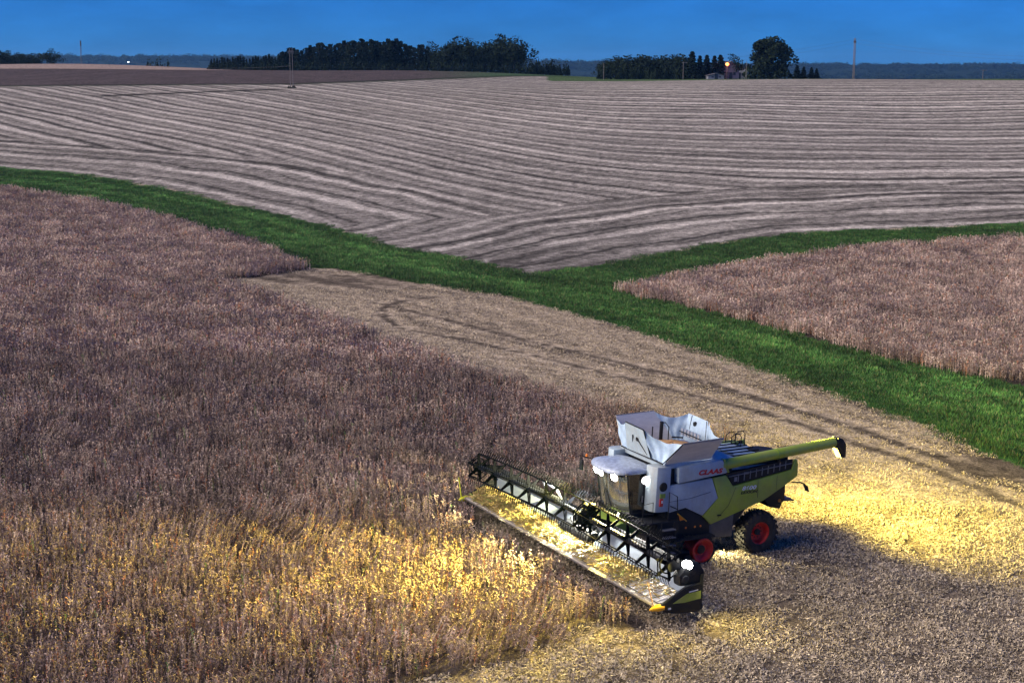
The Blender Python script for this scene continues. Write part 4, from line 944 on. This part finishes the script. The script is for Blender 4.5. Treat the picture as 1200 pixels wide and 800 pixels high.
pp.build('deck_pipe', M_black, dk)
MB().lathe([(.001, .0), (.62, 0), (.64, .12), (.56, .20), (.40, .23), (.001, .20)], (-4.72, .35, 3.42), 2, 28).build('radiator_screen', M_black, dk)
MB().lathe([(.001, 0), (.22, 0), (.22, .34), (.10, .40), (.001, .40)], (-4.30, 1.0, 3.4), 2, 18).build('air_filter', M_dark, dk)
MB().tube([(-3.55, -1.1, 3.4), (-3.55, -1.1, 3.85)], .09, 10).build('exhaust_pipe', M_steel, dk)
hp = MB()
for (x, y) in ((-4.3, -1.3), (-4.75, -1.3), (-4.3, -.95)):
    hp.tube([(x, y, 3.4), (x, y, 3.82), (x - .12, y + .02, 3.92), (x - .34, y + .04, 3.92), (x - .42, y + .05, 3.8), (x - .42, y + .05, 3.4)], .022, 6)
hp.build('deck_rail', M_black, dk)
MB().bb((-2.4, 1.32, 3.40), (-5.1, 1.42, 3.58)).build('deck_ledge', M_black, dk)

# unloading auger
A0, A1 = Vector((-1.92, 1.52, 3.56)), Vector((-7.22, 1.55, 4.0))
au = MB().tube([A0, A0.lerp(A1, .5), A1], .19, 24).build('unloading_auger', M_green, CH, 0, 40)
for k in (.02, .47, .985): MB().tube([A0.lerp(A1, k), A0.lerp(A1, k + .012)], .20, 24).build('auger_band', M_dgreen if k < .9 else M_black, au)
MB().prism([(-7.20, 4.20), (-7.42, 4.16), (-7.62, 3.92), (-7.64, 3.44), (-7.50, 3.40), (-7.30, 3.80), (-7.18, 3.80)], 1.36, 1.74).build('auger_spout', M_black, au, .03)
MB().slab([(-7.20, 1.40, 3.80), (-7.20, 1.72, 3.80), (-7.46, 1.72, 3.38), (-7.46, 1.40, 3.38)], .03).build('spout_flap', mat('rubber_flap', (.10, .10, .095), .8, var=.2), au)
MB().tube([(-4.6, 1.5, 3.42), (-4.6, 1.53, 3.6)], .06, 8).build('auger_rest', M_black, CH)

# feeder house
fh = MB().prism([(.3, 1.62), (1.0, 1.70), (2.5, 1.42), (2.55, .72), (1.0, .70), (.3, .95)], -.82, .82).build('feeder_house', M_dgreen, CH, .05)
MB().bb((2.35, -.95, .62), (2.55, .95, 1.50)).build('feeder_frame', M_dark, fh)
MB().tube([(.6, .95, .85), (2.2, .95, .68)], .06, 10).tube([(.6, -.95, .85), (2.2, -.95, .68)], .06, 10).build('lift_cylinder', M_steel, fh)
hl = MB().lathe([(.001, -.04), (.07, -.03), (.085, .02)], (1.68, .55, 1.80), 0, 14).build('work_lamp', M_black, CH); MB().lathe([(.085, .02), (.001, .04)], (1.68, .55, 1.80), 0, 14).build('lens', emis('lamp_warm', (1, .9, .6), 16), hl)

# header
HW = 6.5
hd = MB()
hd.tube([(2.42, -HW, 1.62), (2.42, HW, 1.62)], .11, 10).tube([(2.40, -HW, .52), (2.40, HW, .52)], .13, 10)
for k in range(15):
    y = -HW + 2 * HW * k / 14
    if abs(y) > 1: hd.bb((2.36, y - .05, .5), (2.46, y + .05, 1.62))
header = hd.build('header', M_dark, CH)
for s in (-1, 1):
    a_, b_ = s * .95, s * (HW - .08)
    m_ = MB().patch((2.62, a_, 1.50), (2.62, b_, 1.50), (2.98, b_, .92), (2.98, a_, .92), 8); m_.build('back_sheet', mat('pale_back_sheet', (.13, .16, .20), .5, metal=0, var=.12, scale=1.5), header)
    d_ = MB(); d_.patch((2.98, a_, .94), (2.98, b_, .94), (3.95, b_, .80), (3.95, a_, .80), 6)
    for k in range(18):
        y = a_ + (b_ - a_) * (k + .5) / 18; d_.box((3.465, y, .885), (.95, .03, .03), (0, .143, 0))
    d_.build('draper_belt', M_belt, header)
    MB().tube([(2.60, a_, 1.53), (2.60, b_, 1.53)], .05, 8).build('top_rail', M_steel, header)
MB().patch((2.55, -.95, .82), (2.55, .95, .82), (3.95, .95, .79), (3.95, -.95, .79), 4).build('feed_belt', M_black, header)
fd = MB().lathe([(.001, -.95), (.30, -.95), (.30, .95), (.001, .95)], (2.85, -.1, 1.05), 1, 24)
for k in range(10):
    for j in range(9):
        a = k * .6283 + j * .35; fd.box((2.85 + .33 * math.cos(a), -.95 + .2 * j, 1.05 + .33 * math.sin(a)), (.10, .03, .03), (0, -a, 0))
fd.build('feed_drum', M_black, header)
MB().patch((2.62, -.95, 1.50), (2.62, -.95, 1.50), (2.98, -.95, .92), (2.62, -.95, .82), 1).build('feed_side', M_steel, header)
ct = MB().bb((3.93, -HW, .70), (4.10, HW, .765))
for k in range(170):
    y = -HW + 2 * HW * (k + .5) / 170; ct.prism([(4.10, y - .022), (4.21, y), (4.10, y + .022)], .725, .75, axis=2)
ct.build('cutterbar', M_cutter, header)
MB().prism([(3.93, .70), (4.08, .70), (3.6, .48), (2.5, .40), (2.5, .55), (3.0, .80)], -HW + .05, HW - .05).build('skid_plate', M_dark, header)
for s in (-1, 1):
    y0, y1 = s * HW, s * (HW + .10)
    ep = MB().prism([(4.02, .70), (3.75, .86), (3.05, 1.22), (2.50, 1.27), (2.46, .38), (3.4, .44), (3.80, .54)], y0, y1).build('end_panel', M_black, CH, .02)
    MB().prism([(3.55, .80), (3.02, 1.06), (2.48, 1.10), (2.47, .84), (3.1, .78)], s * (HW + .10), s * (HW + .112)).build('green_stripe', M_green, ep)
    MB().prism([(2.95, 1.09), (2.60, 1.13), (2.60, 1.16), (2.95, 1.13)], s * (HW + .112), s * (HW + .118)).bb((3.72, s * (HW + .10), .62), (3.62, s * (HW + .116), .68)).build('white_mark', M_whitetxt, ep)
    MB().tube([(4.0, s * (HW + .05), .74), (3.72, s * (HW + .05), .90), (3.05, s * (HW + .05), 1.26), (2.5, s * (HW + .05), 1.31)], .055, 10).build('end_tube', M_black, ep)
    dv = MB().tube([(3.86, s * (HW + .03), .70), (4.06, s * (HW + .02), .70), (4.26, s * HW, .68), (4.36, s * HW, .66)], [.10, .12, .075, .02], 12)
    dv.build('crop_divider', M_yellow if s > 0 else M_lime, header)
    MB().tube([(4.22, s * (HW + .02), .70), (4.26, s * (HW + .25 if s < 0 else HW - .35), 1.5 if s < 0 else 1.45)], .018 if s > 0 else .03, 6).build('divider_rod', M_lime if s < 0 else mat('rusty_rod', (.22, .12, .06), .7), header)
# left end shield, reel drive and end lamp
sh = MB().prism([(2.35, 1.25), (3.25, 1.28), (3.30, 1.62), (2.95, 2.0), (2.55, 2.02), (2.30, 1.7)], 6.12, 6.50).build('end_shield', M_black, header, .08)
for k, (x, z) in enumerate(((2.8, 1.75), (3.05, 1.5))): MB().lathe([(.001, .03), (.12, .02), (.14, 0)], (x, 6.5, z), 1, 16).build('shield_boss', M_dark, sh)
el = MB().lathe([(.001, -.06), (.15, -.04), (.17, .02)], (0, 0, 0), 0, 18).build('work_lamp', M_black, CH); el.matrix_local = Matrix.Translation((2.98, 6.46, 1.98)) @ Matrix.Rotation(.75, 4, 'Z') @ Matrix.Rotation(.25, 4, 'Y')
MB().lathe([(.17, .02), (.12, .06), (.001, .07)], (0, 0, 0), 0, 18).build('lens', M_lamp, el)

# reel: two halves, six tine bars each
RX, RZ, RR = 3.45, 1.92, .56
def reel_z(y): return RZ + .16 * (1 - (y / 6.5)**2) - .04 * (y < 0) * (-y / 6.5)
rl_ = MB()
for (ya, yb) in ((-6.62, 1.02), (1.38, 6.12)):
    n = 8; rl_.tube([(RX, ya + (yb - ya) * k / n, reel_z(ya + (yb - ya) * k / n)) for k in range(n + 1)], .10, 12)
reel = rl_.build('reel', mat('reel_tube', (.012, .014, .02), .5, var=.3, spec=.1), CH)
PH = .42
for (ya, yb) in ((-6.62, 1.02), (1.38, 6.12)):
    for k in range(6):
        a = PH + k * math.pi / 3; b_ = MB(); n = max(int((yb - ya) / .155), 1)
        ys = [ya + (yb - ya) * j / 6 for j in range(7)]
        b_.tube([(RX + RR * math.cos(a), y, reel_z(y) + RR * math.sin(a)) for y in ys], .026, 6)
        td = Vector((math.cos(a) * .55 - .25, 0, math.sin(a) * .55 - .45)).normalized() if math.sin(a) < .3 else Vector((math.cos(a) * .35 - .35, 0, .85)).normalized()
        for j in range(n):
            y = ya + (yb - ya) * (j + .5) / n; p = Vector((RX + RR * math.cos(a), y, reel_z(y) + RR * math.sin(a)))
            b_.tube([p, p + td * .14, p + td * .29 + Vector((-.04, 0, 0))], [.015, .013, .008], 4)
        b_.build('tine_bar', M_reel, reel)
    ns = 6 if yb - ya > 6 else 4
    for j in range(ns + 1):
        y = ya + (yb - ya) * j / ns; b_ = MB(); z = reel_z(y)
        for k in range(6):
            a = PH + k * math.pi / 3; p = Vector((RX + RR * math.cos(a), y, z + RR * math.sin(a))); q0 = Vector((RX, y, z)); nrm = Vector((-math.sin(a), 0, math.cos(a)))
            w0, w1 = (.09, .035); th = Vector((0, .018, 0))
            b_.slab([q0 - nrm * w0 - th, q0 + nrm * w0 - th, p + nrm * w1 - th, p - nrm * w1 - th], .036)
        b_.lathe([(.001, -.03), (.15, -.03), (.15, .03), (.001, .03)], (RX, y, z), 1, 14)
        if j in (0, ns):
            for k in range(6):
                a0, a1 = PH + k * math.pi / 3, PH + (k + 1) * math.pi / 3
                b_.tube([(RX + .9 * RR * math.cos(a0), y, z + .9 * RR * math.sin(a0)), (RX + .9 * RR * math.cos(a1), y, z + .9 * RR * math.sin(a1))], .025, 6)
            ph2 = .25; b_.lathe([(.30, -.02), (.34, -.02), (.34, .02), (.30, .02)], (RX + .08, y + .05, z + .05), 1, 24, True)
        b_.build('reel_spider', M_reel, reel)
for y, z in ((-6.72, 1.68), (1.20, 1.85), (6.24, 1.78)):
    b_ = MB().slab([(2.36, y - .05, 1.62), (2.36, y - .05, 1.80), (3.40, y - .05, reel_z(y) + .10), (3.62, y - .05, reel_z(y)), (3.40, y - .05, reel_z(y) - .10)], .10)
    b_.lathe([(.001, -.09), (.19, -.09), (.19, .09), (.001, .09)], (RX, y, reel_z(y)), 1, 18); arm = b_.build('reel_arm', M_reel, CH)
    MB().tube([(2.45, y, 1.15), (3.0, y, 1.74)], .045, 8).build('reel_cylinder', M_steel, arm)
MB().bb((3.15, 1.06, 1.95), (3.55, 1.34, 2.55)).bb((3.0, 1.06, 1.85), (3.7, 1.34, 2.15)).build('reel_gearbox', M_reel, CH, .03)
MB().tube([(2.6, -1.6, 1.60), (2.9, -1.7, 2.20), (3.0, -2.3, 2.35), (2.95, -2.6, 2.3), (2.6, -2.7, 1.6)], .05, 8).build('hose_bracket', M_steel, header)

# cut crop riding on the belts: a loose mass
def cut_crop():
    r = np.random.default_rng(5); V = []; Fc = []; C = []
    dens = [(-6.2, -3.5, 2300, .34), (-3.5, -1.0, 1500, .22), (-1.0, 2.5, 900, .13), (2.5, 4.6, 900, .16), (4.6, 6.1, 160, .05)]
    for ya, yb, n, top in dens:
        for i in range(n):
            y = r.uniform(ya, yb); x = r.uniform(2.98, 4.06); z = .84 + .14 * (4.0 - x) + top * r.random()**1.6 * (1 - ((x - 3.5) / .62)**2 * .8); L = r.uniform(.05, .22); a = r.random() * 6.283; e = r.normal(0, .35)
            d = np.array([math.cos(a) * math.cos(e), math.sin(a) * math.cos(e), math.sin(e)]); s = np.cross(d, r.normal(0, 1, 3)); s = s / np.linalg.norm(s) * r.uniform(.006, .014)
            p = np.array([x, y, z]); k = len(V); V += [p - d * L - s, p - d * L + s, p + d * L + s, p + d * L - s]; Fc.append((k, k + 1, k + 2, k + 3))
            c = np.array([.50, .37, .13]) * (.55 + .7 * r.random()) if r.random() > .15 else np.array([.26, .30, .07]); C += [c] * 4
    o = link(bpy.data.objects.new('cut_crop', np_mesh('cut_crop', np.array(V), np.array(Fc), M_straw, np.array(C), False))); o.matrix_world = CH.matrix_world.copy(); tag(o, kind='stuff')
cut_crop()

# the light those lamps give
def spot(name, p, target, energy, ang, blend=.5, col=(1, .93, .72), r_=.06, parent=CH):
    l_ = bpy.data.lights.new(name, 'SPOT'); l_.energy = energy; l_.spot_size = R(ang); l_.spot_blend = blend; l_.color = col; l_.shadow_soft_size = r_
    o = link(bpy.data.objects.new(name, l_), parent); d = (Vector(target) - Vector(p)).normalized(); o.location = p; o.rotation_euler = d.to_track_quat('-Z', 'Y').to_euler(); return o
WARM = (1, .80, .15)
spot('lamp_light', (2.46, -.2, 3.42), (16, -1.0, 0), 12500, 76, .9, WARM)
spot('lamp_light', (2.42, .6, 3.42), (13, 4.5, 0), 15000, 82, .9, WARM)
spot('lamp_light', (2.46, -.3, 3.42), (7.2, -2.6, .6), 2200, 85, .9, WARM)
spot('lamp_light', (2.42, .7, 3.42), (7.4, 4.2, .6), 9500, 80, .9, WARM)
spot('lamp_light', (2.42, .3, 3.27), (3.45, 0, .8), 13000, 75, .8, (1, .94, .72))
spot('lamp_light', (2.42, -.8, 3.27), (3.4, -4.6, .8), 11000, 56, .9, (1, .88, .45))
spot('lamp_light', (2.40, .9, 3.27), (3.4, 4.4, .8), 3600, 56, .9, (1, .95, .84))
spot('lamp_light', (2.46, .1, 3.42), (24, 2.5, 0), 17000, 100, .9, WARM)
spot('lamp_light', (3.26, 6.78, 2.0), (9.0, 5.0, .4), 900, 90, .9, WARM)
spot('lamp_light', (3.20, 6.68, 1.98), (6.5, 9, 0), 450, 110, .9, WARM)
spot('lamp_light', (2.80, 6.85, 1.95), (1.2, 8.0, 0), 330, 100, .9, WARM, .2)
REAR = (1, .82, .15)
spot('lamp_light', (-5.6, -.4, 4.1), (-40, 1, 0), 13500, 92, 1, REAR, .35)
spot('lamp_light', (-5.6, -.9, 4.1), (-19, -9.5, 0), 9500, 105, 1, REAR, .35)
spot('lamp_light', (-5.6, .5, 4.1), (-26, 10, 0), 13000, 85, 1, REAR, .35)
spot('lamp_light', (-2.45, .75, .68), (-3.0, 2.3, 0), 420, 120, .7, (1, .88, .5))

# thin evening air
hv = bpy.data.materials.new('evening_air'); hv.use_nodes = True; t_ = hv.node_tree; t_.nodes.clear()
vo = t_.nodes.new('ShaderNodeOutputMaterial'); pv = t_.nodes.new('ShaderNodeVolumePrincipled')
pv.inputs['Color'].default_value = (.22, .55, 1, 1); pv.inputs['Density'].default_value = 6e-5; pv.inputs['Anisotropy'].default_value = .2
t_.links.new(pv.outputs[0], vo.inputs['Volume'])
hzb = MB().bb((-17000, -200, -25), (17000, 7400, 75)).build('haze', hv, None, 0, 0); tag(hzb, kind='stuff')
